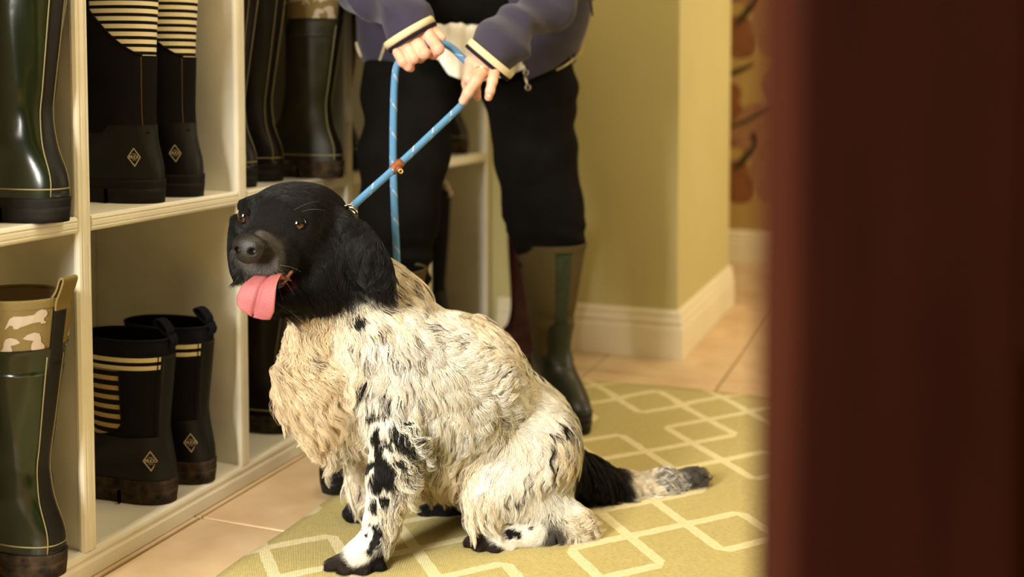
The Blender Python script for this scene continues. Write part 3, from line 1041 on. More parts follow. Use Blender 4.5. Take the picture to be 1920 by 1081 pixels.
# ---- coat map: measured at points of the coat: hair direction, length, wave, colour
Wt, Gd, Kb = (0.85, 0.82, 0.75), (0.76, 0.62, 0.42), (0.0065, 0.006, 0.0055)
Gr, Pk = (0.085, 0.074, 0.064), (0.82, 0.74, 0.60)
Br = (0.020, 0.011, 0.008)
CT = [  # px, py, dx, dy, length mm, lift, wave mm, colour, share of dark locks
    (550, 352, 1, -.1, 8, .2, .2, Kb, 0), (505, 385, .1, -1, 6, .25, 0, Kb, 0), (510, 415, .1, -1, 5, .25, 0, Kb, 0), (490, 435, .6, -.5, 4, .3, 0, Gr, 0),
    (512, 470, 1, .2, 6, .35, 0, Gr, 0), (508, 505, .8, .6, 8, .35, .3, Gr, 0), (445, 490, -.6, .8, 7, .35, .3, Gr, 0), (470, 505, .0, 1, 6, .35, .3, Gr, 0),
    (455, 440, -.6, .1, 4, .3, 0, Kb, 0), (600, 440, 1, .3, 11, .2, .3, Kb, 0), (560, 480, 1, .4, 10, .2, .3, Kb, 0), (600, 520, .8, .7, 14, .25, .5, Kb, 0),
    (560, 565, .6, .8, 14, .3, .6, Kb, 0), (600, 590, .5, .8, 20, .3, 1, Kb, 0), (620, 390, 1, .4, 12, .2, .5, Kb, 0), (640, 560, .5, .9, 22, .3, 1.5, Kb, 0),
    (655, 415, .45, 1, 20, .08, 2, Kb, 0), (690, 460, .40, 1, 30, .12, 3.5, Kb, 0), (715, 510, .42, .9, 30, .22, 4, Kb, 0), (728, 540, .35, .9, 24, .3, 4, Kb, 0), (680, 520, .25, 1, 32, .25, 3.5, Kb, 0), (690, 430, .5, .9, 14, .06, 1, Kb, 0),
    (432, 440, -.15, 1, 14, .3, 1, Kb, 0), (432, 500, -.05, 1, 20, .3, 1, Kb, 0),
    (765, 535, .7, .7, 30, .35, 2, Pk, .25), (700, 590, .1, 1, 30, .35, 2, Pk, .25), (660, 600, -.3, .9, 34, .35, 3, Pk, .1),
    (590, 610, -.3, .9, 54, .65, 8, Gd, .05), (545, 640, -.35, .9, 66, .75, 7.5, Gd, 0), (590, 690, -.1, 1, 66, .55, 7.5, Gd, 0), (560, 740, -.25, .9, 52, .7, 7, Gd, 0),
    (620, 780, -.15, 1, 54, .5, 6, Gd, 0), (640, 830, -.1, 1, 58, .35, 4, Pk, 0), (660, 865, -.1, 1, 56, .3, 4, Pk, 0), (655, 690, -.1, 1, 42, .3, 4, Pk, 0), (610, 850, -.1, 1, 44, .35, 4, Gd, 0),
    (700, 640, .0, 1, 26, .2, 2, Wt, .15), (695, 720, -.05, 1, 18, .2, 1, Wt, .04), (745, 660, .25, 1, 32, .25, 3, Wt, .35), (760, 740, .25, 1, 34, .25, 3, Wt, .3), (715, 770, .0, 1, 16, .2, 1, Wt, .04),
    (800, 590, .7, .7, 34, .3, 3, Wt, .25), (850, 630, .45, .9, 38, .3, 5, Wt, .22), (920, 625, .8, .6, 36, .3, 4, Pk, .2), (990, 690, .85, .55, 34, .3, 3, Wt, .25), (1045, 770, .6, .8, 32, .3, 3, Wt, .25),
    (860, 700, -.3, .9, 42, .3, 7, Wt, .16), (930, 710, .6, .8, 42, .3, 6, Wt, .18), (820, 760, -.45, .9, 48, .3, 6, Wt, .16), (900, 770, -.2, 1, 46, .3, 6, Wt, .14), (970, 780, .5, .8, 38, .3, 4, Wt, .2),
    (1065, 830, .2, 1, 30, .35, 4, Pk, .38), (1020, 850, -.1, 1, 32, .3, 4, Wt, .12), (950, 860, -.5, .8, 36, .25, 3, Wt, .06), (890, 860, -.5, .9, 52, .3, 4, Pk, .08), (840, 850, -.3, 1, 58, .3, 3, Pk, .16),
    (800, 890, .0, 1, 55, .3, 3, Gd, .16), (860, 920, -.1, 1, 50, .3, 3, Pk, .06), (905, 925, .0, 1, 38, .3, 3, Pk, .02), (960, 930, .2, 1, 15, .15, 1, Wt, .04), (1010, 935, .3, .9, 18, .2, 2, Wt, .06), (1055, 930, .3, .9, 32, .3, 3, Wt, .2),
    (1000, 997, -1, .15, 8, .2, .3, Wt, .02), (950, 1003, -1, .2, 8, .2, .3, Wt, .05), (900, 1024, -.7, .7, 9, .35, .5, Br, 0), (932, 1028, -.5, .8, 9, .35, .5, Br, 0), (1080, 980, .8, .6, 38, .5, 6, Pk, .35), (970, 1002, -1, .2, 7, .2, .3, Wt, .03), (1030, 990, -1, .15, 8, .2, .3, Wt, .03), (985, 1015, -1, .2, 8, .2, .3, Wt, .1), (1045, 1005, .3, .7, 24, .4, 3, Gr, .4),
    (702, 800, -.1, 1, 13, .2, .5, Wt, .03), (698, 870, -.1, 1, 10, .2, .4, Wt, .03), (745, 850, .1, 1, 16, .2, .8, Wt, .05), (738, 930, .1, 1, 11, .2, .5, Wt, .05), (722, 840, -.1, 1, 13, .2, .5, Wt, .03), (720, 920, -.1, 1, 9, .2, .3, Wt, .03), (708, 985, -.3, 1, 8, .2, .3, Wt, .02), (680, 1035, -.8, .6, 7, .2, .3, Wt, .02),
    (640, 1062, -.6, .8, 10, .35, .6, Br, 0), (690, 1066, -.3, .9, 10, .35, .6, Br, 0), (716, 1055, .2, .9, 12, .35, .6, Kb, 0),
    (778, 820, .7, .8, 50, .6, 7, Wt, .22), (770, 870, .7, .8, 52, .6, 7, Wt, .2), (760, 920, .6, .9, 46, .55, 5, Pk, .2), (740, 985, .3, 1, 30, .35, 2, Pk, .4),
    (1095, 890, .6, .6, 34, .4, 3, Kb, 0), (1160, 908, .9, .3, 36, .4, 4, Kb, 0), (1215, 900, 1, -.05, 36, .45, 5, Pk, .3), (1260, 895, 1, -.2, 38, .5, 5, Wt, .5), (1300, 890, 1, -.15, 36, .5, 5, Gr, .4),
    (655, 962, -.4, .8, 8, .3, .3, Kb, 0), (800, 960, -.5, .8, 9, .3, .3, Kb, 0), (690, 890, 0, 1, 20, .3, 1, Wt, .1)]
cp = np.array([dv[hit(c[0], c[1])] for c in CT])
# explicit spots of the ticking (measured on the near side)
SPOT = [(440, 310, 14), (380, 330, 9), (440, 352, 10), (510, 398, 9), (470, 375, 6), (545, 380, 7), (465, 470, 14), (495, 460, 10), (535, 520, 10), (575, 455, 8), (475, 565, 14), (520, 575, 10),
        (560, 565, 10), (540, 540, 8), (600, 560, 8), (455, 650, 24), (500, 665, 34), (545, 680, 24), (470, 700, 28), (520, 720, 24), (480, 740, 20), (440, 740, 16), (465, 800, 22), (530, 800, 18), (430, 830, 12),
        (475, 880, 9), (450, 885, 7), (500, 920, 14), (485, 940, 18), (445, 915, 10), (480, 970, 14), (510, 860, 9), (430, 95, 14), (410, 100, 9), (1025, 795, 15), (985, 745, 11), (1075, 710, 9), (1050, 760, 9),
        (1010, 905, 16), (1040, 915, 10), (1085, 885, 9), (1000, 893, 11), (1070, 850, 7), (990, 810, 7), (1180, 655, 14), (1190, 495, 16), (1170, 525, 12), (1040, 295, 18), (1060, 252, 12), (950, 270, 10), (540, 610, 10),
        (580, 600, 9), (500, 600, 9), (565, 740, 12), (1072, 262, 16), (1098, 298, 16), (1130, 330, 14), (1150, 560, 10), (520, 470, 9), (620, 520, 9), (560, 500, 8), (600, 490, 8), (450, 430, 7), (500, 430, 7), (540, 430, 8), (420, 380, 6), (480, 520, 8), (590, 640, 9), (560, 640, 9), (610, 600, 8), (580, 540, 8), (520, 640, 10), (490, 620, 12), (450, 590, 9), (505, 880, 7)]
sp = np.array([dv[hit(460 + s[0] / 2, 540 + s[1] / 2, 8)] for s in SPOT])
sr = np.array([s[2] / 2 * (1.5 if s[1] < 640 else 1.2) / 1090 for s in SPOT])

ctd = np.array([c[2] * _r - c[3] * _u for c in CT])
ctn = np.array([c[4:7] for c in CT], float)
ctc = np.array([c[7] for c in CT])
ctk = np.array([c[8] for c in CT])


def coat(P):
    d2 = ((P[:, None, :] - cp[None]) ** 2).sum(-1) + 1e-7
    w = d2 ** -2.0
    w /= w.sum(1, keepdims=True)
    wc = d2 ** -5.0
    wc /= wc.sum(1, keepdims=True)
    return w @ ctd, w @ ctn, wc @ ctc, w @ ctk


def coat_chunk(P):
    o = [coat(P[i:i + 20000]) for i in range(0, len(P), 20000)]
    return [np.concatenate([q[k] for q in o]) for k in range(4)]


def spots(P):
    m = np.zeros(len(P), bool)
    jit = 1 + 0.35 * snoise(P, 260, 5)
    for c, r in zip(sp, sr):
        m |= ((P - c) ** 2).sum(1) < (r * jit) ** 2
    return m


# ---- skin mesh with the coat colour as an attribute
mskin = mat('dog_skin', (200, 180, 150), 0.8, 0.1)
nt = NT(mskin)
an = mskin.node_tree.nodes.new('ShaderNodeAttribute')
an.attribute_name = 'coat'
nt.color(an.outputs['Color'])
body = mk('body', dv, dq, mskin, dog, True, world=True)
_, _, cc, _ = coat_chunk(dv)
cc = cc * 0.8
cc[spots(dv)] = Kb
inm = (np.abs(dpx - 505) < 52) & (np.abs(dpy - 529) < 14) & (dpz < 1.86)
cc[inm] = (0.05, 0.012, 0.010)
ca = body.data.attributes.new('coat', 'FLOAT_COLOR', 'POINT')
ca.data.foreach_set('color', np.concatenate([cc, np.ones((len(cc), 1))], 1).astype(np.float32).ravel())

# ---- fur strands
tri = np.vstack([dq[:, [0, 1, 2]], dq[:, [0, 2, 3]]])
ar = np.linalg.norm(np.cross(dv[tri[:, 1]] - dv[tri[:, 0]], dv[tri[:, 2]] - dv[tri[:, 0]]), axis=1) / 2
vd, vn_, vc_, vk_ = coat_chunk(dv)
dens = 1.0 + 1.5 * np.clip(1 - vn_[:, 0] / 20, 0, 1) + 0.25 * (vn_[:, 0] > 45)
dens *= np.where((dn @ _f) > 0.35, 0.45, 1.0)
EYES = []
for ex, ey in ((561, 419), (461, 405)):
    iv = hit(ex, ey, 7)
    EYES.append(at(ex, ey, dpz[iv] + 0.0112))
    dens[np.linalg.norm(dv - EYES[-1], axis=1) < 0.0132] = 0
pnose = at(470, 468, 1.742)
dens[np.linalg.norm(dv - pnose, axis=1) < 0.030] = 0
dens[inm] = 0
wt = ar * dens[tri].mean(1)
NH = 210000
pick = RNG.choice(len(tri), NH, p=wt / wt.sum())
r1, r2 = np.sqrt(RNG.random(NH)), RNG.random(NH)
bc = np.stack([1 - r1, r1 * (1 - r2), r1 * r2], 1)
root = (dv[tri[pick]] * bc[:, :, None]).sum(1)
nrm = (dn[tri[pick]] * bc[:, :, None]).sum(1)
nrm /= np.linalg.norm(nrm, axis=1)[:, None] + 1e-9


def grow(root, nrm, K, phase, lift_j, len_j, seed):
    d, par, col, dark = coat_chunk(root)
    L = par[:, 0] / 1000 * len_j * np.where(par[:, 0] > 16, 1.38, 1.0)
    wv = par[:, 2] / 1000 * 1.35
    t = d - nrm * (d * nrm).sum(1)[:, None]
    t /= np.linalg.norm(t, axis=1)[:, None] + 1e-9
    am = np.clip(par[:, 0] / 40, 0.15, 0.55)[:, None]
    t += am * np.stack([snoise(root, 34, seed + 1), snoise(root, 34, seed + 2), snoise(root, 34, seed + 3)], 1)
    t -= nrm * (t * nrm).sum(1)[:, None]
    t /= np.linalg.norm(t, axis=1)[:, None] + 1e-9
    b = np.cross(nrm, t)
    a = np.clip(par[:, 1] * lift_j, 0.05, 1.2)
    out = np.zeros((len(root), K, 3))
    s = np.linspace(0, 1, K)
    freq = np.clip(L / 0.034, 0.3, 2.6)
    curl = np.clip((par[:, 2] - 4.5) / 3, 0, 1)
    for k in range(K):
        q = s[k]
        e = min(1, 2.0 * q)
        up_ = np.sin(a) * (q - 0.70 * q * q)
        sway = wv * np.sin(2 * PI * freq * q + phase) * e
        bob = (0.15 + 0.75 * curl) * wv * np.cos(2 * PI * freq * q + phase) * e
        sink = -0.5 * (L * q) ** 2 / 0.30
        out[:, k] = root - nrm * 0.0006 + t * (L * q * np.cos(a))[:, None] + nrm * (L * up_ * 1.1 + np.maximum(bob, -L * up_ * .6) + sink + 0.0003)[:, None] + b * sway[:, None]
        out[:, k, 2] -= L * q * q * (0.14 * np.clip(L / 0.04, 0, 1.5) + 0.34 * np.clip((par[:, 0] - 48) / 14, 0, 1))
    return out, col, dark, par


K = 10
NG = 4200
gi = RNG.choice(NH, NG, replace=False)
kd = KDTree(NG)
for i, g in enumerate(gi):
    kd.insert(root[g], i)
kd.balance()
own = np.array([kd.find(p)[1] for p in root])
gph = RNG.random(NG) * 6.28
# neighbouring locks share their wave, so the coat ripples
gph = 3.6 * snoise(root[gi], 20, 11) + 0.28 * gph
gcurl = RNG.random(NG)
gpath, _, gdark, gpar = grow(root[gi], nrm[gi], K, gph, 0.45 + 1.4 * RNG.random(NG), 0.62 + 0.6 * RNG.random(NG), 20)
isdark = RNG.random(NG) < np.clip(gdark * (0.8 + 1.3 * snoise(root[gi], 40, 31)), 0, .8)
path, hcol, hdark, hpar = grow(root, nrm, K, gph[own] + 0.30 * RNG.normal(size=NH), 0.75 + 0.5 * RNG.random(NH), 0.7 + 0.55 * RNG.random(NH), 20)
s = np.linspace(0, 1, K)
strength = np.clip(hpar[:, 0] / 30, 0.12, 0.96) * (0.8 + 0.2 * RNG.random(NH)) * np.where(RNG.random(NH) < 0.07, 0.25, 1.0)
blend = strength[:, None] * (s[None] ** 0.8)
off0 = (root - root[gi][own])[:, None, :]
path = path * (1 - blend[..., None]) + (gpath[own] + off0 * (1 - 0.80 * s[None, :, None])) * blend[..., None]
path[:, :, 2] = np.maximum(path[:, :, 2], 0.0115)
lum = (0.82 + 0.30 * RNG.random(NG))[own] * (0.85 + 0.3 * RNG.random(NH))
col = hcol * lum[:, None]
tint = RNG.random(NG)[own][:, None]
isk = hcol.mean(1) < 0.15
col = np.where(isk[:, None], hcol * (0.6 + 0.8 * RNG.random(NH))[:, None], col * (1 - tint * np.array([0.0, 0.06, 0.16])))
dk = isdark[own] & (RNG.random(NH) < 0.42) & ~isk
col[dk] = np.array([0.060, 0.047, 0.036]) * (0.5 + 1.2 * RNG.random(dk.sum()))[:, None]
spm = spots(root) & ~isk
col[spm] = np.array(Kb) * (0.8 + 1.0 * RNG.random(spm.sum()))[:, None]

mf = mat('dog_fur', (200, 180, 150), 0.45, 0.22)
nt = NT(mf)
an = mf.node_tree.nodes.new('ShaderNodeAttribute')
an.attribute_name = 'fur_color'
nt.color(an.outputs['Color'])


def fur_object(name, path, col, rad, par):
    n, K = path.shape[:2]
    hc = bpy.data.hair_curves.new(name)
    hc.add_curves([K] * n)
    hc.attributes['position'].data.foreach_set('vector', path.astype(np.float32).ravel())
    ra = hc.attributes.get('radius') or hc.attributes.new('radius', 'FLOAT', 'POINT')
    tap = np.linspace(1, 0, K) ** 0.7 * 0.85 + 0.15
    ra.data.foreach_set('value', (rad[:, None] * tap[None]).astype(np.float32).ravel())
    cc = hc.attributes.new('fur_color', 'FLOAT_COLOR', 'CURVE')
    cc.data.foreach_set('color', np.concatenate([col, np.ones((n, 1))], 1).astype(np.float32).ravel())
    hc.materials.append(mf)
    o = bpy.data.objects.new(name, hc)
    COL.objects.link(o)
    o.parent = par
    o.matrix_parent_inverse = Matrix.Translation(parent_world(par)).inverted()
    o['kind'] = 'stuff'
    return o


rad = 0.00017 + 0.00013 * np.clip(hpar[:, 0] / 40, 0, 1)
fur = fur_object('fur', path, np.clip(col, 0, 1), rad, dog)

# whiskers and single long hairs of brow and cheek
wp, wc_ = [], []
for bx, by, dx, dy, ln in [(500, 498, 1, .25, .05), (505, 505, 1, .45, .055), (498, 512, .8, .8, .05), (440, 500, -1, .5, .03), (438, 508, -.8, .8, .03), (535, 500, 1, -.1, .04), (560, 385, 1, -.55, .06), (575, 388, 1, -.25, .05), (520, 560, 1, .4, .07), (440, 520, -.5, .9, .03)]:
    i = hit(bx, by)
    p = dv[i]; d = dx * _r - dy * _u + 0.7 * dn[i]; d /= np.linalg.norm(d)
    wp.append([p + d * ln * q + np.array([0, 0, -0.25 * ln * q * q]) for q in np.linspace(0, 1, K)])
    wc_.append((0.16, 0.14, 0.12))
fur_object('whiskers', np.array(wp), np.array(wc_), np.full(len(wp), 0.00013), dog)

# ---- eyes
M['eye'] = mat('dog_eye', (52, 24, 10), 0.06, 0.6, coat=1.0)
n = NT(M['eye'])
g = M['eye'].node_tree.nodes.new('ShaderNodeTexCoord')
x, y, z = n.coord()
rr = n.m('SQRT', n.m('ADD', n.m('MULTIPLY', x, x), n.m('MULTIPLY', y, y)))
c1 = n.mix(n.m('LESS_THAN', rr, 0.0068), lin((60, 28, 11)), lin((4, 3, 3)))
c2 = n.mix(n.m('GREATER_THAN', rr, 0.0115), c1, lin((30, 16, 12)))
n.color(c2)
M['lid'] = mat('dog_eyelid', (12, 10, 9), 0.8, 0.1)
for c in EYES:
    bm = bmesh.new()
    bmesh.ops.create_uvsphere(bm, u_segments=32, v_segments=20, radius=0.0135)
    me = bpy.data.meshes.new('eye'); bm.to_mesh(me); bm.free()
    me.polygons.foreach_set('use_smooth', [True] * len(me.polygons))
    me.materials.append(M['eye'])
    e = bpy.data.objects.new('eye', me); COL.objects.link(e)
    e.parent = dog
    look = Vector(-_f * 0.9 + (-0.28) * _r - 0.02 * _u)
    e.matrix_parent_inverse = Matrix.Translation(parent_world(dog)).inverted()
    e.matrix_basis = Matrix.Translation(c) @ look.to_track_quat('Z', 'Y').to_matrix().to_4x4()
    # lids: two shells that leave an almond-shaped opening
    ef = 0.75 * hf - 0.35 * _f; ef /= np.linalg.norm(ef)
    for sgn, nm in ((1, 'upper_eyelid'), (-1, 'lower_eyelid')):
        V = []
        na, ne = 25, 9
        for i in range(na):
            q = -1 + 2 * i / (na - 1)
            a_ = q * 1.45
            edge = sgn * (0.50 if sgn > 0 else 0.56) * max(0.0, math.cos(min(1, abs(q) / 0.86) * PI / 2)) ** 0.8 - 0.10 * q
            for j in range(ne):
                w_ = j / (ne - 1)
                el = edge + (sgn * 1.35 - edge) * w_
                dvec = math.cos(el) * (math.sin(a_) * hs + math.cos(a_) * ef) + math.sin(el) * hu
                V.append(c + dvec * (0.0144 if 0 < j else 0.0136))
        Fc = grid_faces(na, ne, flip=sgn > 0)
        mk(nm, V, Fc, 'lid', dog, True, world=True)

# ---- nose leather with nostrils
M['nose'] = mat('nose_leather', (26, 21, 18), 0.45, 0.4, 0.2, 60, 0.25, 500)
fn = Field(pnose - 0.045, pnose + 0.045, 0.0012)
fn.ell(at(466, 461, 1.742), (0.0290, 0.0200, 0.018), HAX, .006)
fn.ell(at(467, 476, 1.743), (0.0200, 0.0150, 0.017), HAX, .010)
nf = -0.28 * _r - 0.16 * _u - 0.94 * _f; nf /= np.linalg.norm(nf)
for s_ in (-1, 1):
    b0 = at(467, 466, 1.742) + nf * 0.0185 + s_ * hs * 0.0128
    fn.cone(b0 + nf * 0.004, b0 - nf * 0.009 + s_ * hs * 0.002, 0.0066, 0.0050, .003, True)
    fn.cone(b0 + s_ * hs * 0.006 - hu * 0.004 + hf * .004, b0 + s_ * hs * 0.016 - hu * 0.007 - hf * .004, 0.0022, 0.0016, .002, True)
b0 = at(467, 474, 1.742) + nf * 0.0185
fn.cone(b0 - hu * 0.003, b0 - hu * 0.022 - hf * .003, 0.0011, 0.0014, .002, True)
mk('nose', *fn.mesh(), 'nose', dog, True, world=True)

# ---- tongue: broad, hanging forward, with a groove down the middle
M['tongue'] = mat('tongue', (158, 88, 90), 0.5, 0.3, 0.06, 40, 0.3, 420)
cl = spline([at(530, 520, 1.815), at(508, 518, 1.775), at(492, 533, 1.748), at(484, 556, 1.742), at(478, 580, 1.745), at(475, 592, 1.750)], 22)
wdt = np.interp(np.linspace(0, 1, 22), [0, .2, .45, .7, .86, .95, 1], [20, 28, 37, 41, 35, 23, 5]) * 1.745 / F
V = []
T = np.gradient(cl, axis=0); T /= np.linalg.norm(T, axis=1)[:, None]
sd = 0.97 * _r + 0.10 * _u - 0.30 * _f
sd /= np.linalg.norm(sd)
nv = 25
for face in (1, -1):
    for i in range(22):
        s_ = sd - T[i] * (sd @ T[i]); s_ /= np.linalg.norm(s_)
        nn = np.cross(s_, T[i]);
        if nn @ _f > 0: nn = -nn
        for j in range(nv):
            q = -1 + 2 * j / (nv - 1)
            edge = math.sqrt(max(0, 1 - q * q))
            h = face * 0.0035 * edge + 0.006 * abs(q) ** 1.6 * (1 - i / 30) - (0.0062 * math.exp(-(q / 0.09) ** 2) if face > 0 else 0)
            V.append(cl[i] + s_ * q * wdt[i] + nn * h)
Fc = grid_faces(22, nv)
N1 = 22 * nv
Fc2 = [tuple(N1 + a for a in reversed(f)) for f in Fc]
ed = []
for i in range(21):
    for j in (0, nv - 1):
        a, b = i * nv + j, (i + 1) * nv + j
        ed.append((a, b, b + N1, a + N1))
for i in (0, 21):
    for j in range(nv - 1):
        a, b = i * nv + j, i * nv + j + 1
        ed.append((a, b, b + N1, a + N1))
mk('tongue', V, Fc + Fc2 + ed, 'tongue', dog, True, world=True)
# ---- tan inner lip and teeth
M['lip'] = mat('inner_lip', (112, 62, 28), 0.4, 0.5, 0.25, 90)
mk('inner_lip', *tube(spline([at(525, 532, 1.775), at(535, 525, 1.778), at(543, 514, 1.785), at(549, 506, 1.795)], 12), [0.0015, 0.003, 0.0036, 0.0030, 0.0034, 0.0040, 0.0034, 0.0028, 0.0034, 0.0034, 0.0024, 0.0012], 8), 'lip', dog, True, world=True)

# ================================================================== person
man = empty('person', (-1.0, 2.42, 0.0))
tag(man, 'person in navy jacket and black trousers holding a blue dog lead', 'person')
M['skin'] = mat('skin', (226, 178, 152), 0.5, 0.35, col2=(214, 152, 128), vscale=26, bump=0.25, bscale=300, sss=0.12)
M['navy'] = mat('navy_jacket_cloth', (52, 47, 63), 0.88, 0.15, 0.10, 20, 0.25, 420, sheen=0.15)
M['navy_dk'] = mat('navy_piping', (26, 22, 34), 0.85, 0.15)
M['cream_band'] = mat('cream_ribbing', (206, 190, 150), 0.9, 0.1, 0.06, 40, 0.3, 500)
M['trouser'] = mat('black_corduroy', (15, 13, 11), 0.95, 0.08, 0.25, 16, 0.3, 320)
M['knit'] = mat('black_knit', (15, 13, 12), 0.95, 0.05, 0.2, 60, 0.5, 420)
M['shirt'] = mat('white_shirt', (232, 226, 214), 0.85, 0.15, 0.03, 20, 0.15, 400)
M['gold'] = mat('gold', (232, 190, 110), 0.22, 0.5, metal=1.0)
M['nickel'] = mat('old_nickel', (170, 160, 140), 0.35, 0.5, metal=1.0)
M['nail'] = mat('finger_nail', (232, 184, 160), 0.3, 0.5)


def soft(field, plist, k):
    for a, b in zip(plist[:-1], plist[1:]):
        (pa, ra), (pb, rb) = pc(a), pc(b)
        field.cone(pa, pb, ra, rb, k)


# ---- body (mostly under the clothes): trunk, arms, legs, neck, head, and two hands
def v(*p): return np.array(p, float)


SHL, SHR = at(735, -285, 2.66), at(1055, -285, 2.70)
ELL, ELR = at(645, -95, 2.42), at(1120, -85, 2.52)
fb = Field((-1.45, 1.85, 0.03), (-0.50, 2.95, 1.75), 0.012)
HIP = at(872, 40, 2.66)
CH = at(890, -220, 2.69)
fb.cone(HIP, CH, .095, .12, .04)
fb.cone(SHL, SHR, .055, .055, .06)
NECK, HEAD = CH + v(-.02, -.06, .24), CH + v(-.04, -.10, .40)
fb.cone(CH, NECK, .06, .055, .04)
fb.ell(HEAD, (.078, .098, .118), None, .03)
fb.cone(HEAD + v(-.03, -.085, -.01), HEAD + v(-.034, -.107, -.03), .010, .014, .012)
fb.ell(HEAD + v(-.02, -.06, -.09), (.045, .045, .035), None, .03)
for s_ in (-1, 1):
    fb.ell(HEAD + v(s_ * .078, .005, -.01), (.012, .022, .032), None, .01)
for a, b, c in ((SHL, ELL, at(752, 34, 2.19)), (SHR, ELR, at(945, 78, 2.21))):
    fb.cone(a, b, .050, .042, .02); fb.cone(b, c, .042, .028, .02)
soft(fb, [(815, 70, 2.66, 70), (768, 170, 2.57, 62), (752, 320, 2.50, 52), (747, 470, 2.47, 44), (745, 700, 2.45, 34)], .03)
soft(fb, [(945, 70, 2.69, 70), (990, 170, 2.68, 60), (1005, 320, 2.68, 50), (1026, 450, 2.72, 42), (1040, 640, 2.76, 32)], .03)
parts = [fb.mesh()]

# left-in-picture hand: a fist round the lead, knuckles to the camera
Z1 = 2.150
f1 = Field(at(790, 80, Z1) - .085, at(790, 80, Z1) + .085, 0.0017)


def fin(field, pts, k=.004):
    soft(field, pts, k)


fin(f1, [(752, 34, 2.19, 27), (772, 58, 2.180, 28)], .02)
for a, b in (((772, 62, 2.172, 22), (800, 60, 2.160, 13)), ((770, 66, 2.170, 22), (781, 76, 2.158, 13)), ((765, 68, 2.170, 20), (765, 87, 2.156, 12)), ((758, 68, 2.172, 18), (747, 97, 2.156, 11))):
    fin(f1, [a, b], .012)
FIST = [[(800, 60, 2.156, 11.5), (822, 92, 2.128, 10.8), (812, 101, 2.147, 9.8), (796, 92, 2.166, 9)],
        [(781, 76, 2.153, 11.5), (796, 100, 2.126, 10.9), (787, 108, 2.145, 9.8), (772, 98, 2.164, 9)],
        [(764, 88, 2.150, 10.8), (776, 109, 2.125, 10.4), (768, 116, 2.143, 9.4), (756, 106, 2.160, 8.6)],
        [(746, 99, 2.148, 9.6), (755, 116, 2.126, 9.2), (766, 125, 2.132, 8.3), (770, 128, 2.138, 7.4)]]
for q in FIST: fin(f1, q)
fin(f1, [(782, 52, 2.175, 15), (808, 58, 2.172, 11), (822, 66, 2.160, 8.5), (829, 71, 2.152, 7.4)], .008)
parts.append(f1.mesh())
# right-in-picture hand: back of the hand to the camera, ring finger pointing down the lead
Z2 = 2.16
f2 = Field(at(905, 130, Z2) - .095, at(905, 130, Z2) + .095, 0.0017)
fin(f2, [(945, 78, 2.21, 26), (925, 98, 2.185, 27)], .02)
for a, b in (((918, 100, 2.180, 22), (884, 117, 2.160, 13)), ((918, 102, 2.178, 22), (895, 124, 2.154, 13)), ((922, 104, 2.178, 22), (908, 128, 2.152, 12.5)), ((928, 106, 2.182, 20), (928, 131, 2.158, 11))):
    fin(f2, [a, b], .012)
fin(f2, [(884, 117, 2.160, 12), (879, 148, 2.135, 11), (884, 166, 2.158, 9.5), (893, 160, 2.175, 9)])
fin(f2, [(895, 124, 2.156, 12), (890, 150, 2.150, 10.5), (892, 172, 2.158, 9), (895, 182, 2.164, 7.6)])
fin(f2, [(908, 128, 2.148, 11.8), (892, 152, 2.118, 11.2), (877, 174, 2.112, 9.6), (868, 189, 2.116, 8.0)])
fin(f2, [(928, 131, 2.152, 10.4), (923, 152, 2.132, 9.6), (919, 170, 2.130, 8.6), (916, 182, 2.138, 7.6)])
fin(f2, [(900, 110, 2.195, 15), (880, 132, 2.190, 11), (876, 156, 2.178, 9.5), (876, 172, 2.168, 8)], .008)
parts.append(f2.mesh())
V, Fc = join([(a, [tuple(q) for q in b]) for a, b in parts])
mk('body', V, Fc, 'skin', man, True, world=True)


def nail(p, d, up_, sx, sy):
    """small curved plate on a finger tip"""
    d, up_ = np.array(d, float), np.array(up_, float)
    d /= np.linalg.norm(d); up_ -= d * (up_ @ d); up_ /= np.linalg.norm(up_)
    s_ = np.cross(d, up_)
    V = []
    for i in range(6):
        for j in range(7):
            a, b = -1 + 2 * i / 5, -1 + 2 * j / 6
            w_ = sx * (1 - 0.25 * max(0, a) ** 2)
            V.append(p + d * a * sy + s_ * b * w_ + up_ * (-.0022 * b * b - .0006 * a * a))
    return np.array(V), grid_faces(6, 7)


nl = [((869, 186, 2.1075), (-.5, .86), .0050, .0055), ((917, 178, 2.1235), (-.15, 1), .0044, .0048), ((768, 126, 2.1265), (.8, .6), .0042, .0044)]
for (p, d, sx, sy) in nl:
    mk('finger_nail', *nail(at(*p), d[0] * _r - d[1] * _u + 0.12 * _f, -_f + .1 * _u, sx, sy), 'nail', man, True, world=True)
# ring
(rc_, rr_) = pc((902.5, 136, 2.141, 11.6))
(rd_, _) = pc((892, 152, 2.118, 11))
ax = (rd_ - rc_) / np.linalg.norm(rd_ - rc_)
e1 = np.cross(ax, _f); e1 /= np.linalg.norm(e1); e2 = np.cross(ax, e1)
ringp = [rc_ + (rr_ + .0012) * (math.cos(t) * e1 + math.sin(t) * e2) for t in np.linspace(0, 2 * PI, 37)]
ring = mk('finger_ring', *tube(ringp, .0016, 8, cap=False), 'gold', man, True, world=True)
for k in range(9):
    t = -PI / 2 - 0.8 + 0.2 * k
    c_ = rc_ + (rr_ + .0026) * (math.cos(t) * e1 + math.sin(t) * e2)
    mk('ring_stone', *tube([c_ - ax * .0010, c_, c_ + ax * .0010], [.0005, .0011, .0005], 6), 'gold', ring, True, world=True)

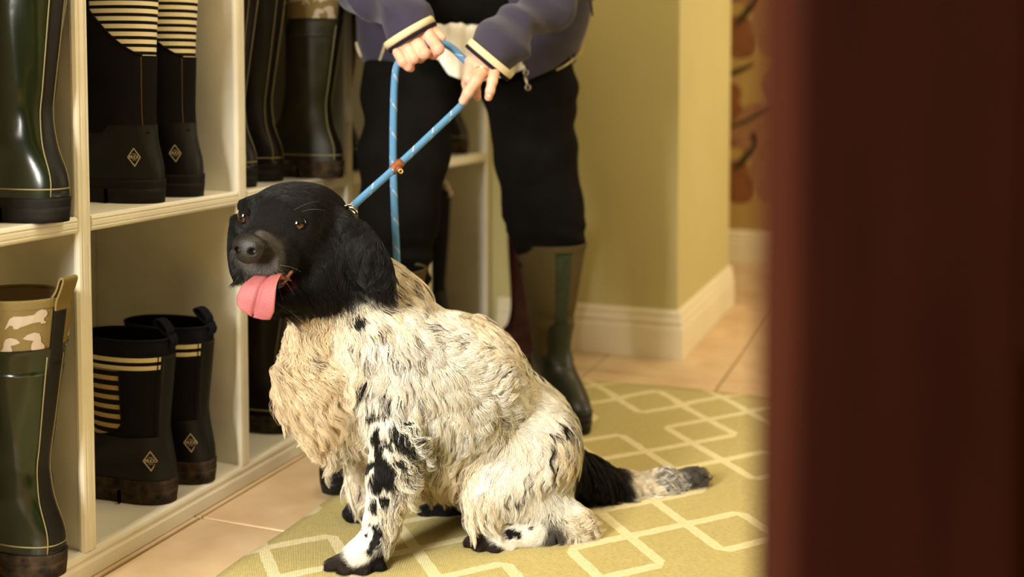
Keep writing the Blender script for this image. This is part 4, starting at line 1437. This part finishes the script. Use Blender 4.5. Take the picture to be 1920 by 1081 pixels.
# ---- trousers
ft = Field((-1.42, 2.12, 0.30), (-0.55, 3.0, 1.06), 0.0068)
soft(ft, [(820, 20, 2.66, 108), (945, 20, 2.68, 108)], .06)
soft(ft, [(806, 60, 2.63, 100), (768, 165, 2.565, 88), (756, 290, 2.505, 78), (750, 400, 2.475, 72), (746, 540, 2.46, 56)], .035)
soft(ft, [(958, 60, 2.68, 100), (995, 165, 2.68, 84), (1003, 290, 2.685, 74), (1016, 390, 2.705, 70), (1028, 440, 2.725, 58), (1034, 520, 2.735, 46)], .035)
P = ft.pts().reshape(-1, 3).astype(float)
hz = P[:, 2]
fold = 0.0045 * np.sin(hz * 150 + 5 * snoise(P, 14, 3)) * np.clip((0.52 - hz) / 0.10, 0, 1) + 0.0050 * snoise(P, 22, 4) + 0.0022 * np.sin(hz * 60 + 6 * snoise(P, 8, 9)) * np.clip((hz - 0.55) / 0.1, 0, 1)
ft.v += fold.reshape(ft.v.shape).astype(np.float32)
mk('trousers', *ft.mesh(), 'trouser', man, True, world=True)
for qs in ([(697, 150, 2.515), (690, 260, 2.485), (690, 370, 2.455), (698, 470, 2.440)], [(1062, 150, 2.62), (1066, 260, 2.645), (1068, 360, 2.665), (1072, 430, 2.68)]):
    pass

# ---- jumper and shirt tail
fj = Field((-1.40, 2.20, 0.88), (-0.52, 3.03, 1.46), 0.0062)
soft(fj, [(805, 20, 2.605, 126), (960, 20, 2.635, 126)], .06)
soft(fj, [(815, -120, 2.64, 138), (965, -120, 2.68, 138)], .08)
soft(fj, [(830, -240, 2.66, 110), (960, -240, 2.69, 110)], .08)
soft(fj, [(745, -285, 2.67, 52), (1045, -285, 2.70, 52)], .06)
P = fj.pts().reshape(-1, 3).astype(float)
hem = at(860, 50, 2.45)[2]
hem2 = fj.lo[2] + (round((hem - fj.lo[2]) / fj.h) + 0.5) * fj.h
d = fj.v.reshape(-1) + 0.003 * snoise(P, 30, 8)
d = np.maximum(d, hem2 - P[:, 2])
fj.v = d.reshape(fj.v.shape).astype(np.float32)
mk('jumper', *fj.mesh(), 'knit', man, True, world=True)

nu, nvv = 56, 22
xs = np.linspace(742, 992, nu)
bot = np.interp(xs, [742, 790, 822, 840, 868, 905, 945, 992], [88, 101, 112, 140, 151, 152, 144, 126])
V = []
for side in (0, 1):
    for i in range(nu):
        for j in range(nvv):
            q = j / (nvv - 1)
            yy = 20 + (bot[i] - 20) * q
            u_ = (xs[i] - 868) / 125
            z = 2.462 + 0.055 * u_ * u_ + 0.10 * (u_ * 0.35) + (0.045 * max(0, 1 - (yy - 20) / 28)) - 0.012 * q + 0.008 * math.sin(xs[i] * 0.13 + q) * (0.3 + q) + 0.004 * math.sin(xs[i] * .31 + 2 * q)
            V.append(at(xs[i], yy, z + (0.0 if side == 0 else 0.0016)))
Fc = grid_faces(nu, nvv, flip=True)
N1 = nu * nvv
Fc += [tuple(N1 + a for a in reversed(f)) for f in grid_faces(nu, nvv, flip=True)]
for i in range(nu - 1):
    for j in (0, nvv - 1):
        a, b = i * nvv + j, (i + 1) * nvv + j
        Fc.append((a, b, b + N1, a + N1))
mk('shirt_tail', V, Fc, 'shirt', man, True, world=True)

# ---- jacket: shell of the trunk open in front, two sleeves
fk = Field((-1.46, 2.12, 0.78), (-0.50, 3.06, 1.48), 0.0058)
soft(fk, [(812, 40, 2.60, 147), (953, 40, 2.64, 147)], .06)
soft(fk, [(800, -120, 2.65, 158), (980, -120, 2.69, 158)], .08)
soft(fk, [(830, -240, 2.67, 128), (965, -240, 2.70, 128)], .08)
soft(fk, [(740, -288, 2.67, 62), (1050, -288, 2.70, 62)], .06)
P = fk.pts().reshape(-1, 3).astype(float)
ppx, ppy, ppz = projA(P)
d0 = fk.v.reshape(-1).astype(float)
wr_ = 0.006 * np.sin(P[:, 2] * 40 + 4 * snoise(P, 8, 2)) + 0.003 * snoise(P, 26, 6)
d0 = d0 + 0.7 * wr_
shell = np.maximum(d0, -(d0 + 0.018))
hemy = np.interp(ppx, [640, 668, 690, 745, 760, 950, 990, 1040, 1100], [100, 112, 128, 141, 141, 141, 150, 128, 84])
front_ = ppz < 2.62 + 0.3 * (np.abs(ppx - 885) < 190)
hem_cut = (ppy - hemy) / F * 2.55
hem_cut = np.where(front_, hem_cut, (ppy - 120) / F * 2.6)
shell = np.maximum(shell, hem_cut)
lft = np.interp(ppy, [-300, -60, 20, 141], [850, 820, 775, 752])
rgt = np.interp(ppy, [-300, -60, 20, 150], [900, 925, 962, 985])
opening = np.minimum(ppx - lft, rgt - ppx) / F * 2.5
shell = np.where(front_, np.maximum(shell, opening), shell)
fk.v = shell.reshape(fk.v.shape).astype(np.float32)
# sleeves
def sleeve(pts, k=.02):
    soft(fk, pts, k)
(sa, ra_), (sb, rb_) = pc((735, -285, 2.67, 78)), pc((612, -95, 2.50, 74))
fk2 = Field((-1.62, 1.90, 0.72), (-0.30, 3.10, 1.50), 0.0072)
for a, b in (((738, -285, 2.67, 76), (645, -95, 2.42, 66)), ((645, -95, 2.42, 66), (690, -20, 2.32, 62)), ((690, -20, 2.32, 62), (752, 35, 2.195, 51)), ((752, 35, 2.195, 51), (792, 103, 2.165, 50)),
             ((1052, -285, 2.70, 76), (1115, -85, 2.52, 72)), ((1115, -85, 2.52, 72), (1035, 0, 2.36, 64)), ((1035, 0, 2.36, 64), (943, 80, 2.215, 49)), ((943, 80, 2.215, 49), (889, 145, 2.16, 47))):
    (pa, ra_), (pb, rb_) = pc(a), pc(b)
    fk2.cone(pa, pb, ra_, rb_, .03)
P2 = fk2.pts().reshape(-1, 3).astype(float)
qx, qy, qz = projA(P2)
near = np.clip((1.06 - P2[:, 2]) / 0.15, 0, 1)
d2_ = fk2.v.reshape(-1) + 0.017 * np.abs(np.sin(34 * P2 @ np.array([.5, -.4, .75]) + 5 * snoise(P2, 9, 12))) * np.clip((np.hypot(qx - 845, qy - 110) - 105) / 60, 0.1, 1) + 0.004 * snoise(P2, 34, 13) + 0.014 * np.abs(snoise(P2, 30, 21)) * np.clip((np.hypot(qx - 845, qy - 110) - 95) / 50, 0, 1)
# cut flat at the cuffs
for cpt, nrm2 in (((769, 63, 2.18), (.507, .862)), ((919, 111, 2.185), (-.64, .77))):
    c_ = at(*cpt); nn = nrm2[0] * _r - nrm2[1] * _u + 0.06 * _f; nn /= np.linalg.norm(nn)
    pl = (P2 - c_) @ nn
    close = (np.linalg.norm(P2 - c_, axis=1) < 0.16) & ((qx < 845) == (cpt[0] < 845))
    d2_ = np.where(close, np.maximum(d2_, pl), d2_)
fk2.v = d2_.reshape(fk2.v.shape).astype(np.float32)
jk = mk('jacket', *join([fk.mesh(), fk2.mesh()]), 'navy', man, True, world=True)


def ring_band(c, n_, up2, rx, ry, w_, th, m, name, par, tape=0.0):
    """short sleeve of cloth round an oval opening"""
    n_ = n_ / np.linalg.norm(n_)
    a = up2 - n_ * (up2 @ n_); a /= np.linalg.norm(a); b = np.cross(n_, a)
    V = []
    prof = [(-w_ / 2, 0), (-w_ / 2, th), (0, th * 1.15), (w_ / 2, th), (w_ / 2, 0)]
    for t in np.linspace(0, 2 * PI, 48, endpoint=False):
        dr = math.cos(t) * a * rx + math.sin(t) * b * ry
        un = dr / np.linalg.norm(dr)
        for u_, h_ in prof:
            V.append(c + dr * (1 + tape * u_) + n_ * u_ + un * h_)
    return mk(name, V, grid_faces(48, 5, wrap_v=True, wrap_u=True), m, par, True, world=True)


for cpt, nrm2, al in (((769, 63, 2.18), (.507, .862), (.862, -.507)), ((919, 111, 2.185), (-.64, .77), (.77, .64))):
    c_ = at(*cpt); nn = nrm2[0] * _r - nrm2[1] * _u + 0.06 * _f; nn /= np.linalg.norm(nn)
    aa = al[0] * _r - al[1] * _u
    cb = ring_band(c_ - nn * .002, nn, aa, .0530, .050, .014, .0022, 'cream_band', 'cuff_band', jk)
    ring_band(c_ + nn * .0085, nn, aa, .0515, .0485, .008, .0024, 'navy_dk', 'cuff_edge', jk)
    ring_band(c_ + nn * .004, nn, aa, .0490, .046, .010, .0015, 'navy_dk', 'cuff_lining', jk)


def on_shell(px, py, lift=.002):
    """point on the jacket or trouser front under a pixel"""
    zz = np.linspace(2.3, 2.8, 260)
    Q = np.array([at(px, py, z) for z in zz])
    I = np.round((Q - fk.lo) / fk.h).astype(int)
    ok = np.all((I >= 0) & (I < np.array(fk.v.shape)), axis=1)
    for q in range(len(zz)):
        if ok[q] and fk.v[tuple(I[q])] < 0:
            return at(px, py, zz[q] - lift)
    return at(px, py, 2.50)


def strip(pts, wd, th, m, name, par):
    P_ = spline(pts, 24)
    return mk(name, *tube(P_, wd, 8, True, th), m, par, True, world=True)


strip([on_shell(1044, 131), on_shell(1062, 121), on_shell(1080, 106), on_shell(1092, 88)], .0048, .45, 'cream_band', 'hem_band', jk)
strip([on_shell(670, 80), on_shell(673, 94), on_shell(679, 106)], .0050, .45, 'cream_band', 'hem_band', jk)
# zip tape end and double zip pull
zt = strip([on_shell(722, 84, .003), on_shell(718, 100, .003), on_shell(711, 118, .003)], .0022, .6, 'cream_band', 'zip_end', jk)
for i in range(8):
    p = on_shell(721 - i * 1.35, 86 + i * 4.2, .0045)
    mk('zip_tooth', *tube([p - _r * .0034, p, p + _r * .0034], [.0008, .0016, .0008], 6), 'cream_band', zt, True, world=True)
for (x0, y0, x1, y1) in ((980, 118, 986, 136), (984, 142, 990, 164)):
    a, b = at(x0, y0, 2.452), at(x1, y1, 2.446)
    zp = mk('zip_pull', *tube([a, a * .7 + b * .3, a * .35 + b * .65, b * .85 + a * .15], [.0045, .0055, .0035, .0030], 8, True, .5), 'nickel', jk, True, world=True)
    c_ = b
    mk('pull_ring', *tube([c_ + .0052 * (math.cos(t) * _r + 1.1 * math.sin(t) * _u) for t in np.linspace(0, 2 * PI, 21)], .0014, 6, cap=False), 'nickel', zp, True, world=True)
# drawcord end at the side of the jacket
mk('drawcord', *tube(spline([at(1101, -20, 2.56), at(1108, 5, 2.55), at(1111, 30, 2.55)], 8), .0022, 6), 'navy_dk', jk, True, world=True)

# ---- head details that lie above the picture: hair and eyes
fh = Field(HEAD - .16, HEAD + .16, .008)
fh.ell(HEAD + v(.01, .025, .02), (.092, .102, .122), None, .02)
fh.ell(HEAD + v(-.03, -.10, -.05), (.075, .085, .085), None, .01, True)
M['hair'] = mat('brown_hair', (70, 48, 30), 0.5, 0.3, 0.2, 60)
mk('hair', *fh.mesh(), 'hair', man, True, world=True)

# ---- boots worn by the person
M['green_strip'] = mat('green_webbing', (44, 52, 32), 0.7, 0.25, 0.2, 60, 0.3, 300)


def worn_boot(loc, rz, H=0.415):
    e = empty('boot', (0, 0, 0))
    e.parent = man
    e.location = (loc[0] + 1.0, loc[1] - 2.42, loc[2])
    e.rotation_euler = (0, 0, rz)
    L = last(H, foot=0.285, shaft=(0.148, 0.060), calf=(0.176, 0.085), back=(0.004, -0.010), ank=0.142, zank=0.165, dent=0.02)
    ps = []
    sh_ = mk('shaft', *loft(L, 0.12, H, 50, 0.0, offf=lambda t, z: 0.004 * np.exp(-((z - 0.215) / 0.012) ** 2) * np.clip(np.cos(t), 0, 1) - 0.005 * np.exp(-((z - 0.24) / 0.012) ** 2) * np.clip(np.cos(t), 0, 1)), 'olive', e)
    mk('foot', *loft(L, 0.02, 0.15, 40, 0.0025, offf=rub(L)), 'rubber_dkgreen', e)
    def tw(z):
        q = np.clip((0.235 - z) / 0.025, 0, 1)
        return 0.62 * math.sqrt(max(0.02, 1 - (1 - q) ** 2)) + 0.9 * max(0, (0.16 - z) / 0.05)
    mk('rubber_shield', *patch(L, 0.135, 0.234, 30, lambda z: -tw(z), lambda z: tw(z), 0.004, 24), 'rubber_dkgreen', e)
    mk('front_strip', *patch(L, 0.225, H - 0.012, 24, lambda z: -0.24, lambda z: 0.24, 0.0022, 8), 'green_strip', e)
    def hw(z): return 0.55 + 2.2 * max(0, (0.15 - z) / 0.1)
    mk('heel_shield', *patch(L, 0.05, 0.20, 20, lambda z: PI - hw(z), lambda z: PI + hw(z), 0.003, 16), 'rubber_dkgreen', e)
    mk('binding', *loft(L, H - 0.012, H, 4, 0.0016, cap0=False), 'olive', e)
    rim(L, e, H - .001, .0035, 'olive', -.001)
    lining(L, e)
    sole(L, e, 'rubber_black', 0.024, 0.016)
    t = np.linspace(0, 2 * PI, 61)
    mk('sole_welt', *tube(L.S(t, 0.044, 0.0035), 0.0018, 6, cap=False), 'sole_black', e)
    return e


tp = gnd(1092, 824)
zb = at(1034, 500, 2.72); zb[2] = 0
d_ = (tp - zb) / np.linalg.norm(tp - zb)
ang = math.atan2(d_[1], d_[0])
worn_boot(zb - d_ * 0.082 + np.array([0, 0, 0.0105]), ang)
tl = gnd(612, 937)
an2 = math.radians(-97)
d_ = np.array([math.cos(an2), math.sin(an2), 0])
worn_boot(tl - d_ * 0.285 + np.array([0, 0, 0.0105]), an2)

# ================================================================== dog lead
m = mat('blue_rope', (86, 138, 184), 0.75, 0.2)
n = NT(m)
M['rope'] = m
ua = m.node_tree.nodes.new('ShaderNodeAttribute')
ua.attribute_name = 'ropeuv'
sp_ = m.node_tree.nodes.new('ShaderNodeSeparateXYZ')
m.node_tree.links.new(ua.outputs['Vector'], sp_.inputs[0])
s_, t_ = sp_.outputs[0], sp_.outputs[1]
br = n.m('MULTIPLY', n.m('SINE', n.m('ADD', n.m('MULTIPLY', s_, 1900), n.m('MULTIPLY', t_, 8 * 6.2832))), n.m('SINE', n.m('SUBTRACT', n.m('MULTIPLY', s_, 1900), n.m('MULTIPLY', t_, 8 * 6.2832))))
tr = n.m('LESS_THAN', n.m('FRACT', n.m('ADD', n.m('MULTIPLY', s_, 18.0), t_)), 0.07)
fl_ = n.m('GREATER_THAN', n.m('SINE', n.m('MULTIPLY', s_, 2200)), -0.1)
tr = n.m('MULTIPLY', tr, fl_)
bc_ = n.mix(n.m('MULTIPLY', n.m('ADD', br, 1.0), 0.5), lin((62, 112, 160)), lin((112, 166, 208)))
n.color(n.mix(tr, bc_, lin((226, 220, 205))))
n.bump(br, 0.5, 0.001)
M['leather'] = mat('brown_leather', (132, 72, 36), 0.5, 0.35, 0.2, 60, 0.2, 200)
lead = empty('dog_lead', gnd(742, 600, 0.25))
tag(lead, 'blue rope slip lead with leather stop running from hands to dog', 'dog lead')


def rope(ctrl, name, r=0.0066):
    P_ = spline(ctrl, 26 * len(ctrl))
    V, Fc = tube(P_, r, 14)
    o = mk(name, V, Fc, 'rope', lead, True, world=True)
    L_ = np.concatenate([[0], np.cumsum(np.linalg.norm(np.diff(P_, axis=0), axis=1))])
    uv = np.zeros((len(V), 3), np.float32)
    uv[:, 0] = np.repeat(L_, 14); uv[:, 1] = np.tile(np.arange(14) / 14, len(P_))
    at_ = o.data.attributes.new('ropeuv', 'FLOAT_VECTOR', 'POINT')
    at_.data.foreach_set('vector', uv.ravel())
    return o


rope([at(655, 396, 1.945), at(664, 384, 1.955), at(745, 311, 2.02), at(810, 250, 2.07), at(868, 194, 2.125), at(886, 168, 2.148), at(890, 145, 2.168), at(882, 122, 2.172), at(866, 108, 2.168), at(850, 92, 2.16), at(832, 82, 2.15), at(815, 82, 2.148), at(790, 88, 2.147), at(765, 100, 2.145), at(748, 116, 2.142), at(741, 140, 2.14), at(738, 200, 2.145), at(737, 300, 2.155), at(740, 400, 2.165), at(744, 490, 2.17), at(748, 620, 2.185), at(752, 740, 2.20)], 'rope', 0.0070)
# slip loop round the neck
nc = at(640, 500, 1.925)
loop = []
for q in np.linspace(0, 1, 15):
    a_ = -0.2 + q * 2 * PI * 0.94
loopc = [at(655, 396, 1.945), at(650, 408, 1.985), at(640, 450, 2.03), at(632, 520, 2.03)]
rope(loopc, 'neck_loop', 0.0058)
# leather stop with rivet
a_, b_ = at(735, 320, 2.013), at(752, 304, 2.027)
mk('leather_stop', *tube([a_, a_ * .7 + b_ * .3, a_ * .3 + b_ * .7, b_], [.0086, .0092, .0092, .0086], 16), 'leather', lead, True, world=True)
tb = mk('stop_tab', *tube([at(746, 312, 2.010), at(749, 318, 2.008), at(752, 323, 2.009)], [.0062, .0066, .0050], 12, True, .55), 'leather', lead, True, world=True)
M['brass'] = mat('brass', (200, 160, 100), 0.3, 0.5, metal=1.0)
M['steel'] = mat('steel', (215, 208, 190), 0.18, 0.5, metal=1.0)
c_ = at(751.5, 321, 2.0035)
mk('rivet', *tube([c_ + .0036 * (math.cos(t) * _r + math.sin(t) * _u) for t in np.linspace(0, 2 * PI, 21)], .0013, 6, cap=False), 'brass', tb, True, world=True)
for cx, cy, rx, tl_ in ((650, 390, .0105, .3), (661, 394, .0085, -.5)):
    c_ = at(cx, cy, 1.925)
    ax_ = math.cos(tl_) * _r + math.sin(tl_) * _u
    mk('ring', *tube([c_ + rx * (math.cos(t) * ax_ + .62 * math.sin(t) * (_u * .7 - _f * .6)) for t in np.linspace(0, 2 * PI, 29)], .0022, 8, cap=False), 'steel', lead, True, world=True)

# ================================================================== dark wooden door, close to the camera
m = mat('mahogany', (66, 26, 14), 0.75, 0.04)
n = NT(m)
M['mahog'] = m
tc = m.node_tree.nodes.new('ShaderNodeTexCoord')
mp = m.node_tree.nodes.new('ShaderNodeMapping')
mp.inputs['Scale'].default_value = (9, 9, 1.6)
m.node_tree.links.new(tc.outputs['Object'], mp.inputs[0])
wn = m.node_tree.nodes.new('ShaderNodeTexNoise')
wn.inputs['Scale'].default_value = 3
wn.inputs['Detail'].default_value = 6
m.node_tree.links.new(mp.outputs[0], wn.inputs['Vector'])
n.color(n.mix(wn.outputs['Fac'], lin((26, 7, 8)), lin((54, 23, 10))))
M['mahog_b'] = M['mahog']
e0 = at(1416, 600, 0.50)
DA = PSI + math.radians(9)
DT = 0.042
door = empty('door_1', (e0[0] + DT * math.sin(DA), e0[1] - DT * math.cos(DA), 0), DA)
tag(door, 'dark mahogany panelled door standing ajar close to the camera', kind='structure')
DW, DT, DH = 0.76, 0.042, 1.98


def dp(name, b, m='mahog', bev=.003):
    return mk(name, *box(*b, bev), m, door, False)


dp('stile', (0, 0, .012, .105, DT, DH)); dp('stile', (DW - .105, 0, .012, DW, DT, DH))
rails = [(.012, .22), (.70, .84), (1.25, 1.35), (1.86, DH)]
for z0, z1 in rails:
    dp('rail', (.1055, .001, z0, DW - .1055, DT - .001, z1))
dp('muntin', (.345, .0015, .22, .415, DT - .0015, 1.86), bev=.002)
for x0, x1 in ((.105, .345), (.415, DW - .105)):
    for z0, z1 in ((.22, .70), (.84, 1.25), (1.35, 1.86)):
        p = dp('panel', (x0, .013, z0, x1, DT - .013, z1))
        mk('raised_field', *box(x0 + .04, .007, z0 + .04, x1 - .04, DT - .007, z1 - .04, .006), 'mahog', p, False)
        for q in ((x0, z0, x1, z0 + .014), (x0, z1 - .014, x1, z1), (x0, z0, x0 + .014, z1), (x1 - .014, z0, x1, z1)):
            mk('panel_moulding', *box(q[0], .005, q[1], q[2], .016, q[3], .004), 'mahog', p, False)
for yy, sg in ((0, -1), (DT, 1)):
    kb = mk('door_knob', *tube([(.055, yy, .98), (.055, yy + sg * .004, .98), (.055, yy + sg * .006, .98), (.055, yy + sg * .03, .98), (.055, yy + sg * .034, .98), (.055, yy + sg * .045, .98), (.055, yy + sg * .058, .98), (.055, yy + sg * .062, .98)], [.026, .026, .010, .010, .020, .027, .020, .004], 20), 'brass', door, True)
